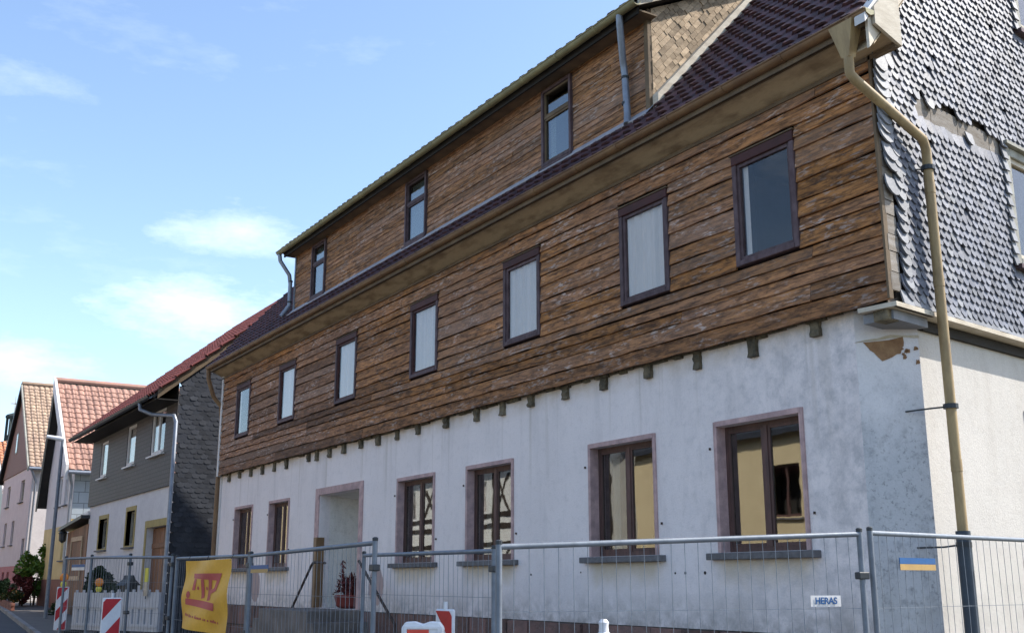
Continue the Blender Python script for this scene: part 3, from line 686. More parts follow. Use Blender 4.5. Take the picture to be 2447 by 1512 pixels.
# ---- main roof
RS = 1.108
def roof_z(y): return 6.87+RS*y
RYE, RYR = -.43, 4.6
def verge_x(y): return -5.58-.139*max(0, y+.1)
mb = MB(); nrm = Vector((0, -RS, 1)).normalized()
for (ya, yb, zf) in ((RYE, RYR, roof_z), ):
    A_, B_, C_, D_ = (EX0-.05, ya, zf(ya)), (verge_x(ya), ya, zf(ya)), (verge_x(yb), yb, zf(yb)), (EX0-.05, yb, zf(yb))
    low = lambda p: (p[0], p[1], p[2]-.10)
    mb.add([A_, B_, C_, D_, low(A_), low(B_), low(C_), low(D_)], [(0, 1, 2, 3), (4, 7, 6, 5), (0, 4, 5, 1), (1, 5, 6, 2), (2, 6, 7, 3), (3, 7, 4, 0)])
zr = roof_z(RYR)
mb.add([(EX0-.05, RYR, zr), (verge_x(RYR), RYR, zr), (verge_x(9.7), 9.7, 6.3), (EX0-.05, 9.7, 6.3)], [(0, 1, 2, 3)])
roof = mb.build('roof', M['tan_dark'], H)
def tile_mesh(name, w, l, mat, amp=.022, seg=6):
    mb = MB()
    us = [k/seg for k in range(seg+1)]
    hh = [amp*(math.sin(u*2*math.pi-.6)+.55*math.sin(u*4*math.pi)) for u in us]
    for k in range(seg):
        a, b = us[k]*w*1.04, us[k+1]*w*1.04; ha, hb = hh[k], hh[k+1]
        mb.quad((a, 0, ha+.035), (b, 0, hb+.035), (b, l*1.12, hb), (a, l*1.12, ha))
        mb.quad((a, 0, ha+.01), (b, 0, hb+.01), (b, 0, hb+.035), (a, 0, ha+.035))
    me = bpy.data.meshes.new(name); me.from_pydata(mb.v, [], mb.f); me.materials.append(mat)
    for p in me.polygons: p.use_smooth = True
    me.set_sharp_from_angle(angle=RAD(50)); me.update()
    return me
def tile_items(me, origin, udir, vdir, nu, nv, w, l, ok=None, jit=.006, maxu=None):
    U, Vv = Vector(udir).normalized(), Vector(vdir).normalized(); N = U.cross(Vv)
    rot = Matrix((U, Vv, N)).transposed().to_4x4(); out = []
    for j in range(nv):
        for i in range(nu):
            p = Vector(origin)+U*(i*w)+Vv*(j*l)
            if ok and not ok(p+U*w*.5+Vv*l*.5): continue
            p += N*R.uniform(0, jit)+Vv*R.uniform(-jit, jit)
            out.append((me, Matrix.Translation(p) @ rot @ Matrix.Rotation(R.uniform(-.012, .012), 4, 'Z')))
    return out
DX0, DX1 = -20.3, -9.0
me = tile_mesh('tile', .205, .21, M['tile_dark'])
def ok(p):
    if p.x > verge_x(p.y)+.02: return False
    return not (DX0-.05 < p.x < DX1+.1 and .02 < p.y < 2.2)
n = int((verge_x(-.5)-EX0)/.205)+1
ti = tile_items(me, (EX0-.04, RYE-.03, roof_z(RYE-.03)+.045), (1, 0, 0), (0, 1, RS), n, 35, .205, .216, ok)
pieces(roof, 'tile', ti, M['tile_dark'], 300, 'tile_field')
# white caps added along the eaves: sun on the tile ends, as colour
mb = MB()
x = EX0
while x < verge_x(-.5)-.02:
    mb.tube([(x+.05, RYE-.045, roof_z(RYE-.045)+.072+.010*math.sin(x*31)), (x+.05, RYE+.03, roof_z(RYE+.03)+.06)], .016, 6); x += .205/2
mb.build('sunlit_tile_ends', M['white_board'], roof, kind='stuff')
# verge board at the gable
def bar_yz(name, mat, pts_fn, y0, y1, h0, h1, xoff0, xoff1, parent):
    vs = []
    for y in (y0, y1):
        for xo in (xoff0, xoff1):
            for h in (h0, h1): vs.append((verge_x(y)+xo, y, roof_z(y)+h))
    return MB().add(vs, [(0, 1, 3, 2), (4, 6, 7, 5), (0, 4, 5, 1), (2, 3, 7, 6), (1, 5, 7, 3), (0, 2, 6, 4)]).build(name, M[mat], parent)
bar_yz('barge_board', 'cream', None, -.46, RYR, -.30, -.02, .001, .03, roof)
bar_yz('verge_cap', 'white_board', None, -.52, RYR, -.018, .06, -.06, .05, roof)
bar_yz('verge_soffit', 'tan', None, -.4, RYR, -.32, -.305, -.27, .03, roof)

# ---- dormer
DF = frame((0, .02, 0), 0); DZ1 = 8.16; DS = .5
dorm = MB()
wall(dorm, DX0, DX1, 6.6, 8.25, [(a+.04, b-.04, 6.96, 8.0) for a, b in D_WIN], .12, y=.04)
dorm = dorm.build('dormer', M['black'], H)
cladding(dorm, frame((0, .035, 0)), DX0+.02, DX1-.03, 6.93, DZ1, .06, .1, [(a, b, 6.93, 8.03) for a, b in D_WIN], 'wood_dormer', .7, 2.6, wob=.005, lap=.007, th=.016, gap=.001, name='dormer_board')
for i, (a, b) in enumerate(D_WIN):
    win = ring(MB(), a, b, 6.95, 8.03, .045, -.05, .06).build('window', M['frame_up'], H, bevel=.005)
    mb = MB(); mb.box(a+.046, b-.046, -.03, .03, 7.61, 7.65)
    ring(mb, a+.046, b-.046, 6.996, 7.609, .024, -.02, .02); ring(mb, a+.046, b-.046, 7.651, 7.984, .024, -.02, .02)
    mb.build('sash', M['tan_dark' if i == 2 else 'frame_up'], win)
    pane_set(win, I4, [(a+.071, b-.071, 7.021, 7.584), (a+.071, b-.071, 7.676, 7.959)], 0., 'glass')
    if i < 2:
        c1 = b-.1 if i else b-.25
        MB().box(a+.1, c1, .045, .05, 7.0, 7.62 if i == 0 else 7.62).build('blind', M['blind'], win); MB().box(a+.1, b-.1, .045, .05, 7.66, 7.95).build('blind', M['blind'], win)
    else: MB().box(a+.1, a+.22, .045, .05, 7.0, 7.6).build('curtain_and_reflection', M['blind'], win)
    MB().box(a-.03, b+.03, -.075, .03, 6.89, 6.929).build('sill', M['frame_up'], win)
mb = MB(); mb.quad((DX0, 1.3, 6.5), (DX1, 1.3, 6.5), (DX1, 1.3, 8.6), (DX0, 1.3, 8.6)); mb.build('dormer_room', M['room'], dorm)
# flashing along the foot of the dormer
mb = MB(); zf = roof_z(-.13)+.105
mb.add([(DX0-.05, .012, 6.985), (DX1+.05, .012, 6.985), (DX1+.05, -.13, zf), (DX0-.05, -.13, zf), (DX1+.05, -.135, zf-.035), (DX0-.05, -.135, zf-.035)], [(0, 1, 2, 3), (3, 2, 4, 5)])
mb.tube([(DX0-.05, -.132, zf), (DX1+.05, -.132, zf)], .012, 6)
mb.build('flashing', M['zinc_pale'], dorm)
# dormer roof with its own overhang
y0, y1 = -.25, 2.25
def dz(y): return 8.225+DS*y
mb = MB(); mb.prism([(y0, dz(y0)), (y1, dz(y1)), (y1, dz(y1)+.09), (y0, dz(y0)+.09)], 0, DX0-.12, DX1+.14)
dr = mb.build('dormer_roof', M['black'], H)
me2 = tile_mesh('tile', .22, .36, M['tile_dark'], .011)
ti = tile_items(me2, (DX0-.12, y0-.03, dz(y0)+.10), (1, 0, 0), (0, 1, DS), 53, 3, .22, .36)
pieces(dr, 'tile', ti, M['tile_dark'], 106, 'tile_field')
mb = MB(); mb.box(DX0-.1, DX1+.12, -.22, .03, 8.06, 8.08); mb.build('soffit', M['tan_dark'], dr)
MB().box(DX0-.08, DX1+.1, -.245, -.221, 8.03, 8.16).build('fascia', M['black'], dr)
gutter('gutter', 'gutter_yellow', DX0-.2, DX1+.18, -.315, 8.145, .06, H)
mb = MB(); mb.prism([(y0-.02, dz(y0)+.0), (y1, dz(y1)+.0), (y1, dz(y1)+.12), (y0-.02, dz(y0)+.12)], 0, DX1+.141, DX1+.17); mb.build('verge_board', M['cream'], dr)
# cheek: boards running up parallel to the roof slope, clipped to the triangle
cheekF = frame((DX1, .02, 0), 90)
tri = [(0, 6.93), (2.19, 9.30), (0, 8.20)]
th = math.atan(RS); ct, sn = math.cos(th), math.sin(th)
mb = MB(); mb.prism([(0, 6.86), (2.2, 9.3), (0, 8.2)], 1, .02, .06); mb.build('cheek_wall', M['black'], dorm, cheekF)
row = 0; v = -.02
while v < 1.0:
    hgt = R.uniform(.055, .07); p = -.3+R.uniform(0, .2)
    while p < 3.6:
        L = R.uniform(.07, .17)
        q = [(p+.003, v+.003), (p+L-.003, v+.003), (p+L-.003, v+hgt), (p+.003, v+hgt)]
        poly = [(a*ct-b*sn, 6.93+a*sn+b*ct) for a, b in q]
        for (aa, bb, cc) in ((-1, 0, -.004), (-DS, 1, 8.21), (RS, -1, -6.93+.02)): 
            poly = clip(poly, aa, bb, cc) if poly else poly
        if len(poly) > 2:
            y = -.012-R.uniform(0, .012)
            MB().prism(poly, 1, y, y+.018).build('cheek_shingle', M['wood_cheek'], dorm, cheekF)
        p += L
    v += hgt
vs = []
for y in (-.02, 2.3):
    for xo in (DX1+.03, DX1+.13):
        for h in (.03, .24): vs.append((xo, y+.02, roof_z(y)+h))
MB().add(vs, [(0, 1, 3, 2), (4, 6, 7, 5), (0, 4, 5, 1), (2, 3, 7, 6), (1, 5, 7, 3), (0, 2, 6, 4)]).build('cheek_flashing', M['cream'], dorm)
MB().box(DX1-.06, DX1+.012, -.03, .035, 6.88, 8.2).build('dormer_corner_board', M['tan_dark'], dorm)
MB().box(DX0-.012, DX0+.04, -.03, .035, 6.88, 8.2).build('dormer_corner_board', M['zinc'], dorm)
mb = MB(); mb.prism([(0.05, 6.86), (2.2, 9.3), (0.05, 8.2)], 0, DX0-.01, DX0+.02); mb.build('cheek_wall', M['shingle_brown'], dorm)
# dormer downpipes
mb = MB().tube([(-9.15, -.315, 8.1), (-9.15, -.31, 7.98), (-9.35, -.12, 7.66), (-9.36, -.09, 7.5), (-9.33, -.09, 6.98), (-9.28, -.14, 6.82)], .042, 10); pd = mb.build('downpipe', M['zinc'], dorm, smooth=True)
for zz in (7.45, 7.12): MB().tube([(-9.355, -.09, zz-.015), (-9.355, -.09, zz+.015)], .049, 10).build('pipe_clip', M['dark_metal'], pd)
mb = MB().tube([(DX0-.14, -.315, 8.1), (DX0-.12, -.30, 7.96), (DX0-.08, -.11, 7.68), (DX0-.08, -.08, 7.5), (DX0-.08, -.08, 7.05), (DX0-.14, -.22, 6.82)], .042, 10); pd = mb.build('downpipe', M['zinc'], dorm, smooth=True)
for zz in (7.55, 7.12): MB().tube([(DX0-.08, -.08, zz-.015), (DX0-.08, -.08, zz+.015)], .049, 10).build('pipe_clip', M['dark_metal'], pd)

# ---- slated gable wall
def gable_top(s):                                     # underside of the roof at distance s along the gable
    return roof_z(-.1+s*.990)-.13
GW = [(2.35, 3.35, 4.70, 5.96), (2.98, 3.85, 7.47, 8.75)]
mb = MB(); us = [0, .6, 1.2, 1.8, GW[0][0]+.05, GW[1][0]+.05, GW[0][1]-.05, GW[1][1]-.05, 4.4, 4.75]
for a, b in zip(us, us[1:]):
    bands = [3.93]
    for (c0, c1, d0, d1) in GW:
        if c0 < (a+b)/2 < c1: bands += [d0+.05, d1-.05]
    z_lo = bands[0]
    for k in range(1, len(bands), 2):
        mb.quad((a, .02, z_lo), (b, .02, z_lo), (b, .02, bands[k]), (a, .02, bands[k])); z_lo = bands[k+1]
    mb.quad((a, .02, z_lo), (b, .02, z_lo), (b, .02, gable_top(b)), (a, .02, gable_top(a)))
zt = gable_top(4.75)
mb.quad((4.75, .02, 3.93), (9.3, .02, 3.93), (9.3, .02, 6.3), (4.75, .02, zt))
gab = mb.build('gable_wall', M['slate_back'], H, gF)
MB().box(-.02, 9.2, -.07, .3, 3.895, 3.935).build('gable_ledge', M['cream'], gab, gF)
MB().box(.61, 9.2, .06, .4, 3.80, 3.89).build('gable_under_shade', M['black'], gab, gF)  # black strip standing for the shade under the slated overhang
def slate_mesh(name, w, h, mat, pts=None, t0=.034, t1=.028):
    # scale-shaped slate, rounded tail slightly to one side
    pts = pts or [(-.5, .55), (-.5, .02), (-.40, -.24), (-.16, -.46), (.06, -.5), (.30, -.38), (.46, -.14), (.5, .08), (.5, .55)]
    n = len(pts); mb = MB(); vs = []
    for x, z in pts: vs.append((x*w, -.014-t0*(.55-z), z*h))
    for x, z in pts: vs.append((x*w, -.002-t1*(.55-z), z*h))
    fs = [tuple(range(n))]+[(k, n+k, n+(k+1) % n, (k+1) % n) for k in range(n-1)]
    me = bpy.data.meshes.new(name); me.from_pydata(vs, [], fs); me.materials.append(mat); me.update()
    return me
ex, ez = .098, .077
sm = [slate_mesh('slate', ex*1.05*k, ez*2.0, M['slate' if k != .96 else 'slate_pale']) for k in (.96, 1.0, 1.04, 1.08)]
items = []
def in_band(s, z):
    zz = 5.80+.02*math.sin(s*7)
    return .62 < s < 2.36 and zz < z < 6.06+.015*math.sin(s*11)
j = 0; z = 4.06
while z < 10.5:
    s = -.02+(j % 2)*ex/2
    while s < 4.3:
        okk = z < gable_top(s)-.03 and s > .02
        for a, b, c, d in GW:
            if a-.10 < s < b+.1 and c-.03 < z < d+.06: okk = False
        if in_band(s, z): okk = False
        if s < .22 and (4.0 < z < 5.40 or z < 4.12): okk = False
        if s < .13 and z > 5.4: okk = False
        if s < .40 and 6.28 < z < 6.46 and s > .1: okk = False
        if R.random() < .012: okk = False
        if okk:
            rot = Matrix.Rotation(R.gauss(-.06, .05), 4, 'Y') @ Matrix.Rotation(R.gauss(0, .018), 4, 'X') @ Matrix.Rotation(R.gauss(0, .022), 4, 'Z')
            items.append((R.choice(sm), gF @ Matrix.Translation((s+R.gauss(0, .004), -.006-R.random()*.006, z+R.gauss(0, .003))) @ rot))
        s += ex
    z += ez; j += 1
pieces(gab, 'slate', items, M['slate'], 300, 'slate_field')
# big corner slates and the bare wood where they fell off
cm = slate_mesh('corner_slate', .21, .16, M['slate_pale'])
z = 5.46
while z < 6.20:
    inst('corner_slate', cm, gab, gF @ Matrix.Translation((.085, -.03, z)) @ Matrix.Rotation(R.gauss(.05, .05), 4, 'Y')); z += .085
for z in (4.98, 5.20, 5.30):
    inst('corner_slate', cm, gab, gF @ Matrix.Translation((.10+R.uniform(-.01, .03), -.03, z)) @ Matrix.Rotation(R.gauss(.0, .1), 4, 'Y'))
z = 4.05
while z < 5.4:
    h = R.uniform(.12, .19); MB().box(.01, .17+R.uniform(-.03, .02), -.02-R.uniform(0, .008), .015, z, z+h-.008).build('bare_board', M['wood_pale'], gab, gF); z += h
cm2 = slate_mesh('edge_slate', .13, .13, M['slate_pale'])
z = 4.15
while z < 5.4:
    inst('edge_slate', cm2, gab, gF @ Matrix.Translation((.24+R.uniform(-.03, .02), -.022, z)) @ Matrix.Rotation(R.gauss(.0, .12), 4, 'Y')); z += .10
# starter course of square slates along the ledge
s = .22
sq = slate_mesh('starter_slate', .17, .13, M['slate_pale'], [(-.5, .5), (-.5, -.45), (.48, -.5), (.5, .5)])
while s < 4.2:
    inst('starter_slate', sq, gab, gF @ Matrix.Translation((s, -.012, 4.0+R.uniform(-.008, .008))) @ Matrix.Rotation(R.gauss(0, .03), 4, 'Y')); s += .165
# bare boards in the torn band
s = .64
while s < 2.34:
    L = R.choice([.22, .3, .5, .62]); L = min(L, 2.36-s)
    MB().box(s+.006, s+L-.006, -.022-R.uniform(0, .008), .01, 5.80+R.uniform(-.01, .02), 6.03+R.uniform(-.02, .02)).build('bare_board', M['wood_pale'], gab, gF); s += L
for s, z in ((.66, 6.02), (.9, 6.0), (1.62, 5.83)):
    inst('loose_slate', cm2, gab, gF @ Matrix.Translation((s, -.025, z)) @ Matrix.Rotation(R.gauss(0, .12), 4, 'Y'))
MB().box(.14, .40, -.02, .01, 6.27, 6.47).build('bare_board', M['wood_pale'], gab, gF)
# gable windows with slate edging
for a, b, c, d in GW:
    win = ring(MB(), a, b, c, d, .09, -.05, .08).build('window', M['frame_grey'], H, gF, bevel=.006)
    ring(MB(), a+.09, b-.09, c+.09, d-.09, .05, -.02, .04).build('sash', M['cream'], win, gF)
    pane_set(win, gF, [(a+.14, b-.14, c+.14, d-.14)], .01, 'glass_up')
    MB().box(a-.06, b+.06, -.10, .02, d+.005, d+.04).build('drip_board', M['frame_grey'], win, gF)
    MB().box(a-.06, b+.06, -.11, .02, c-.05, c-.005).build('sill', M['frame_up'], win, gF)
    z = c
    sqs = slate_mesh('edging_slate', .10, .15, M['slate_pale'], [(-.5, .5), (-.5, -.5), (.5, -.5), (.5, .5)])
    while z < d:
        inst('edging_slate', sqs, win, gF @ Matrix.Translation((a-.052, -.03, z+.05)) @ Matrix.Rotation(R.gauss(0, .03), 4, 'Y')); z += .125
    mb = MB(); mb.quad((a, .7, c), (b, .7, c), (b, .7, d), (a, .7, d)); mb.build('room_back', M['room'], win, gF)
# corner bracket: beam end carrying the overhanging corner
MB().box(-6.04, -5.89, -.10, .06, 3.80, 3.95).build('corner_beam', M['joist'], H, bevel=.01)
MB().box(.06, .605, .012, .3, 3.81, 3.89).build('corner_bressummer', M['slate_pale'], H, gF)
MB().box(-.01, .60, -.055, -.03, 3.895, 3.92).build('flashing', M['cream'], H, gF)

# ------------------------------------------------------------------ generic pieces for the neighbouring houses
def simple_window(parent, fr, a, b, c, d, mat='white_board', split=True, trim=None, y=.08, sill='sill', room=True, curtain_and_reflection=True):
    w = ring(MB(), a, b, c, d, .07, y, y+.06).build('window', M[mat], parent, fr)
    m = (a+b)/2
    if split:
        MB().box(m-.035, m+.035, y+.005, y+.055, c+.07, d-.07).build('mullion', M[mat], w, fr)
        pane_set(w, fr, [(a+.07, m-.035, c+.07, d-.07), (m+.035, b-.07, c+.07, d-.07)], y+.03, 'glass_up')
    else: pane_set(w, fr, [(a+.07, b-.07, c+.07, d-.07)], y+.03, 'glass_up')
    if trim: ring(MB(), a-.10, b+.10, c-.04, d+.12, .10, -.02, y-.001, wt=.12, wb=.04).build('surround', M[trim], w, fr)
    if sill: MB().box(a-.1, b+.1, -.09, y-.002, c-.085, c-.042).build('sill', M[sill], w, fr)
    if curtain_and_reflection:  # white sheets added behind the panes for the paleness of their reflections
        mb = MB(); N = 8; cb = b-.06 if R.random() < .6 else a+(b-a)*.45
        for q in range(N):
            u0, u1 = a+.06+(cb-a-.06)*q/N, a+.06+(cb-a-.06)*(q+1)/N; y0_, y1_ = y+.09+.02*(q % 2), y+.09+.02*((q+1) % 2)
            mb.quad((u0, y0_, c+.05), (u1, y1_, c+.05), (u1, y1_, d-.05), (u0, y0_, d-.05))
        mb.build('curtain_and_reflection', M['blind'], w, fr)
    if room:
        mb = MB(); mb.quad((a-.3, .8, c-.3), (b+.3, .8, c-.3), (b+.3, .8, d+.3), (a-.3, .8, d+.3)); mb.build('room_back', M['room'], w, fr)
    return w
def gabled(parent, name, mat, fr, u0, u1, z0, z1l, z1r, ur, zr, holes, depth=.15):
    """gable wall face: rectangle with holes plus the triangle above"""
    mb = MB(); wall(mb, u0, u1, z0, min(z1l, z1r), holes, depth)
    zb = min(z1l, z1r); mb.quad((u0, 0, zb), (u1, 0, zb), (u1, 0, z1r), (ur, 0, zr), (u0, 0, z1l))
    return mb.build(name, M[mat], parent, fr)

# ------------------------------------------------------------------ grey slated neighbour
N1 = thing('slated_house', 'house with dark grey slated upper floor, white ground floor and brown barn door', 'house', (-32, 4, .4))
n1 = frame((0, -.3, 0))
NL, NR = -37.1, -27.2
lo = [(-35.4, -34.3, 2.62, 3.50), (-31.9, -30.95, 2.62, 3.56), (-29.55, -27.5, .1, 3.02)]
up = [(-35.8, -34.85, 4.80, 5.88), (-32.35, -31.35, 4.86, 5.98), (-29.6, -28.25, 4.90, 6.03)]
wall(MB(), NL, NR, -.2, 4.0, lo, .22).build('front_wall', M['wall_pale'], N1, n1)
wall(MB(), NL-.03, NR+.02, 4.001, 6.55, up, .16, y=-.06).build('slated_front', M['fine_slate'], N1, n1)
MB().box(NL-.03, NR+.02, -.06, 0, 3.975, 4.0).build('slate_drip', M['slate_dark'], N1, n1)
for h in lo[:2]: simple_window(N1, n1, *h, mat='frame_grey', split=False, trim='ochre_trim', y=.12)
for i, h in enumerate(up): simple_window(N1, n1 @ Matrix.Translation((0, -.06, 0)), *h, mat='white_board', split=(i == 2), y=.02, sill='white_board')
# barn door of separate planks
ring(MB(), -29.72, -27.33, .1, 3.2, .17, -.02, .0, wt=.18, wb=0).build('door_surround', M['ochre_trim'], N1, n1)
dr_ = MB().box(-29.55, -27.5, .20, .24, .1, 3.02).build('barn_door', M['black'], N1, n1)
u = -29.54
while u < -27.52:
    w = min(R.uniform(.13, .18), -27.51-u); MB().box(u+.006, u+w-.006, .16+R.uniform(0, .012), .199, .12, 3.0).build('plank', M['door_wood'], dr_, n1); u += w
for zz in (.7, 2.5): MB().box(-29.5, -27.55, .14, .159, zz, zz+.12).build('ledge_board', M['door_wood'], dr_, n1)
# gable facing the gap, with slates
g1 = frame((NR, -.3, 0), 90)
def n1top(u): return 6.62+.84*u
mb = MB(); mb.quad((0, .01, -.2), (9, .01, -.2), (9, .01, 6.4), (4.8, .01, n1top(4.8)), (0, .01, 6.55)); ng = mb.build('gable_wall', M['slate_back'], N1, g1)
sg = [slate_mesh('slate', .19*k, .22, M['slate_dark'], [(-.5, .5), (-.5, -.3), (-.3, -.5), (.3, -.5), (.5, -.3), (.5, .5)], .012, .006) for k in (.98, 1.02)]
items = []; z = .3; j = 0
while z < 9.5:
    u = .05+(j % 2)*.09
    while u < 3.6:
        if z < n1top(u)-.1: items.append((R.choice(sg), g1 @ Matrix.Translation((u, -.01, z)) @ Matrix.Rotation(R.gauss(0, .03), 4, 'Y') @ Matrix.Rotation(R.gauss(0, .03), 4, 'X')))
        u += .18
    z += .12; j += 1
pieces(ng, 'slate', items, M['slate_dark'], 300, 'slate_field')
mb = MB()
for (ya, za, yb, zb) in ((-.95, 6.07, 4.6, 6.07+.84*5.55), (9.9, 6.3, 4.6, 6.07+.84*5.55)):
    mb.add([(NL-.25, ya, za), (NR+.12, ya, za), (NR+.12, yb, zb), (NL-.25, yb, zb), (NL-.25, ya, za+.1), (NR+.12, ya, za+.1), (NR+.12, yb, zb+.1), (NL-.25, yb, zb+.1)], [(0, 1, 2, 3), (4, 7, 6, 5), (0, 4, 5, 1), (1, 5, 6, 2), (2, 6, 7, 3), (3, 7, 4, 0)])
nr = mb.build('roof', M['black'], N1)
mt = tile_mesh('tile', .24, .36, M['tile_red'], .03)
pieces(nr, 'tile', tile_items(mt, (NR+.14-.24*42, -.99, 6.17), (1, 0, 0), (0, 1, .84), 42, 19, .24, .36), M['tile_red'], 150, 'tile_field')
vs = []
for y in (-.9, 4.6):
    for xo in (NR+.121, NR+.14):
        for h in (-.12, .10): vs.append((xo, y, 6.15+.84*(y+.9)+h))
MB().add(vs, [(0, 1, 3, 2), (4, 6, 7, 5), (0, 4, 5, 1), (2, 3, 7, 6), (1, 5, 7, 3), (0, 2, 6, 4)]).build('barge_board', M['tan_dark'], nr)
for k in range(13):
    y = -.85+k*.36; inst('verge_tile', mt, nr, Matrix.Translation((NR+.06, y, 6.26+.84*(y+.9))) @ Matrix.Rotation(math.atan(.84), 4, 'X'))
MB().box(NL-.2, NR+.1, -.93, -.37, 6.02, 6.05).build('soffit', M['black'], nr)
gutter('gutter', 'dark_metal', NL-.3, NR-.1, -1.03, 6.12, .07, N1, joints=False)
MB().tube([(-28.3, -1.03, 6.08), (-28.25, -1.02, 5.9), (-28.1, -.75, 5.78), (-27.2, -.43, 5.66), (-27.1, -.40, 5.5), (-27.1, -.40, .2)], .05, 10).build('downpipe', M['zinc'], N1, smooth=True)

# ------------------------------------------------------------------ pale gabled house with yellow ground floor
N2 = thing('yellow_based_house', 'pale gabled house with yellow ground floor, white verge board and salmon tiled roof', 'house', (-44, 4, .6))
XA, XB, XR2, ZR2, ZA, ZB = -47.1, -41.8, -45.9, 9.3, 5.6, 5.7
f2 = frame((0, 0, 0))
wall(MB(), XA, XB, 0, 3.65, [(-43.2, -42.4, 2.45, 3.45)], .15).build('ground_floor_wall', M['wall_yellow'], N2, f2)
MB().box(XA-.02, XB+.02, -.03, .0, 0, 1.75).build('base_band', M['brick'], N2, f2)
h2 = [(-44.9, -44.1, 4.45, 5.55), (-43.5, -42.8, 4.45, 5.55)]
gabled(N2, 'upper_wall', 'wall_pale', f2, XA, XB, 3.651, ZA, ZB, XR2, ZR2, h2)
simple_window(N2, f2, -43.2, -42.4, 2.45, 3.45, split=False)
for h in h2: simple_window(N2, f2, *h, split=False)
fr2 = frame((XB, 0, 0), 90)
mb = MB(); mb.quad((0, 0, 0), (8, 0, 0), (8, 0, 3.85), (0, 0, 3.85)); mb.build('side_base_wall', M['wall_yellow'], N2, fr2)
mb = MB(); mb.quad((0, -.01, 3.851), (8, -.01, 3.851), (8, -.01, ZB+.1), (0, -.01, ZB+.1)); mb.build('side_wall', M['fine_white'], N2, fr2)
mb = MB(); mb.quad((XA, 0, 0), (XA, 8, 0), (XA, 8, ZA), (XA, 0, ZA)); mb.quad((XA, 8, 0), (XB, 8, 0), (XB, 8, ZB), (XR2, 8, ZR2), (XA, 8, ZA)); mb.build('far_walls', M['wall_pale'], N2)
def two_slope(parent, xa, za, xr, zr, xb, zb, y0, y1, th=.12, mat='black'):
    mb = MB()
    for x0, z0 in ((xa, za), (xb, zb)):
        mb.add([(x0, y0, z0), (xr, y0, zr), (xr, y1, zr), (x0, y1, z0), (x0, y0, z0+th), (xr, y0, zr+th), (xr, y1, zr+th), (x0, y1, z0+th)], [(0, 1, 2, 3), (4, 7, 6, 5), (0, 4, 5, 1), (1, 5, 6, 2), (2, 6, 7, 3), (3, 7, 4, 0)])
    return mb.build('roof', M[mat], parent)
def east_tiles(roof_, me_, mat, xb, zb, xr, zr, y0, y1, w, l, keep=300):
    v = Vector((xr-xb, 0, zr-zb)); nv = int(v.length/l)
    pieces(roof_, 'tile', tile_items(me_, (xb+.03, y0, zb+.12), (0, 1, 0), v, int((y1-y0)/w), nv, w, l*.999), mat, keep, 'tile_field')
def verge(parent, name, mat, xr, zr, xb, zb, y0, y1, h0, h1):
    mb = MB(); mb.add([(xr, y0, zr+h0), (xb, y0, zb+h0), (xb, y0, zb+h1), (xr, y0, zr+h1), (xr, y1, zr+h0), (xb, y1, zb+h0), (xb, y1, zb+h1), (xr, y1, zr+h1)], [(0, 1, 2, 3), (4, 7, 6, 5), (0, 4, 5, 1), (1, 5, 6, 2), (2, 6, 7, 3), (3, 7, 4, 0)])
    return mb.build(name, M[mat], parent)
xe, ze = XB+.35, ZB-.28
r2 = two_slope(N2, XA-.35, ZA-1.1, XR2, ZR2, xe, ze, -.3, 8.2)
mt2 = tile_mesh('tile', .25, .34, M['tile_old'], .017)
east_tiles(r2, mt2, M['tile_old'], xe, ze, XR2, ZR2, -.28, 4.2, .25, .335)
verge(r2, 'verge_board', 'white_board', XR2, ZR2, xe, ze, -.40, -.301, -.22, .30); verge(r2, 'verge_board', 'frame_grey', XR2, ZR2, XA-.35, ZA-1.1, -.36, -.301, -.12, .18)
MB().tube([(XR2, -.32, ZR2+.17), (XR2, 8.2, ZR2+.17)], .12, 8).build('ridge_tiles', M['tile_old'], r2)
MB().tube([(xe+.08, -.3, ze+.04), (xe+.08, 8, ze+.04)], .07, 8).build('gutter', M['zinc'], N2)
MB().tube([(xe+.06, -.25, ze), (XB+.1, -.1, ze-.4), (XB+.08, -.1, .6)], .05, 8).build('downpipe', M['zinc'], N2, smooth=True)

# lean-to shed between the two
N3 = thing('lean_to_shed', 'small brown boarded lean-to with white roof edge between yellow and slated houses', 'shed', (-38.8, .2, .5))
f3 = frame((0, -.32, 0))
MB().box(-40.3, -37.0, .03, 1.5, .3, 3.3).build('wall_core', M['black'], N3, f3)
u = -40.3
while u < -37.01:
    w = min(.3, -37.0-u); MB().box(u+.006, u+w-.006, 0, .029, .4, 3.3+.05*(u+40.3)).build('plank', M['door_wood'], N3, f3); u += w
MB().prism([(-40.75, 3.35), (-36.95, 3.62), (-36.95, 3.72), (-40.75, 3.45)], 1, -.25, 1.6).build('roof', M['dark_metal'], N3, f3)
MB().prism([(-40.2, 3.495), (-36.95, 3.73), (-36.95, 3.85), (-40.2, 3.60)], 1, -.05, 1.6).build('roof_sheet', M['white_board'], N3, f3)
ring(MB(), -39.5, -37.6, 1.7, 3.1, .14, -.03, -.001).build('panel_frame', M['wood_cheek'], N3, f3)
t = thing('wall_lantern', 'black wall lantern under the corner of the lean-to roof', 'lantern', (-40.45, -.45, 3.0))
MB().lathe([(.03, .0), (.12, .08), (.13, .3), (.16, .32), (.03, .45)], 8, (-40.45, -.45, 2.95)).build('lamp_body', M['dark_metal'], t); MB().tube([(-40.45, -.45, 3.38), (-40.4, -.3, 3.42)], .02, 6).build('bracket', M['dark_metal'], t)

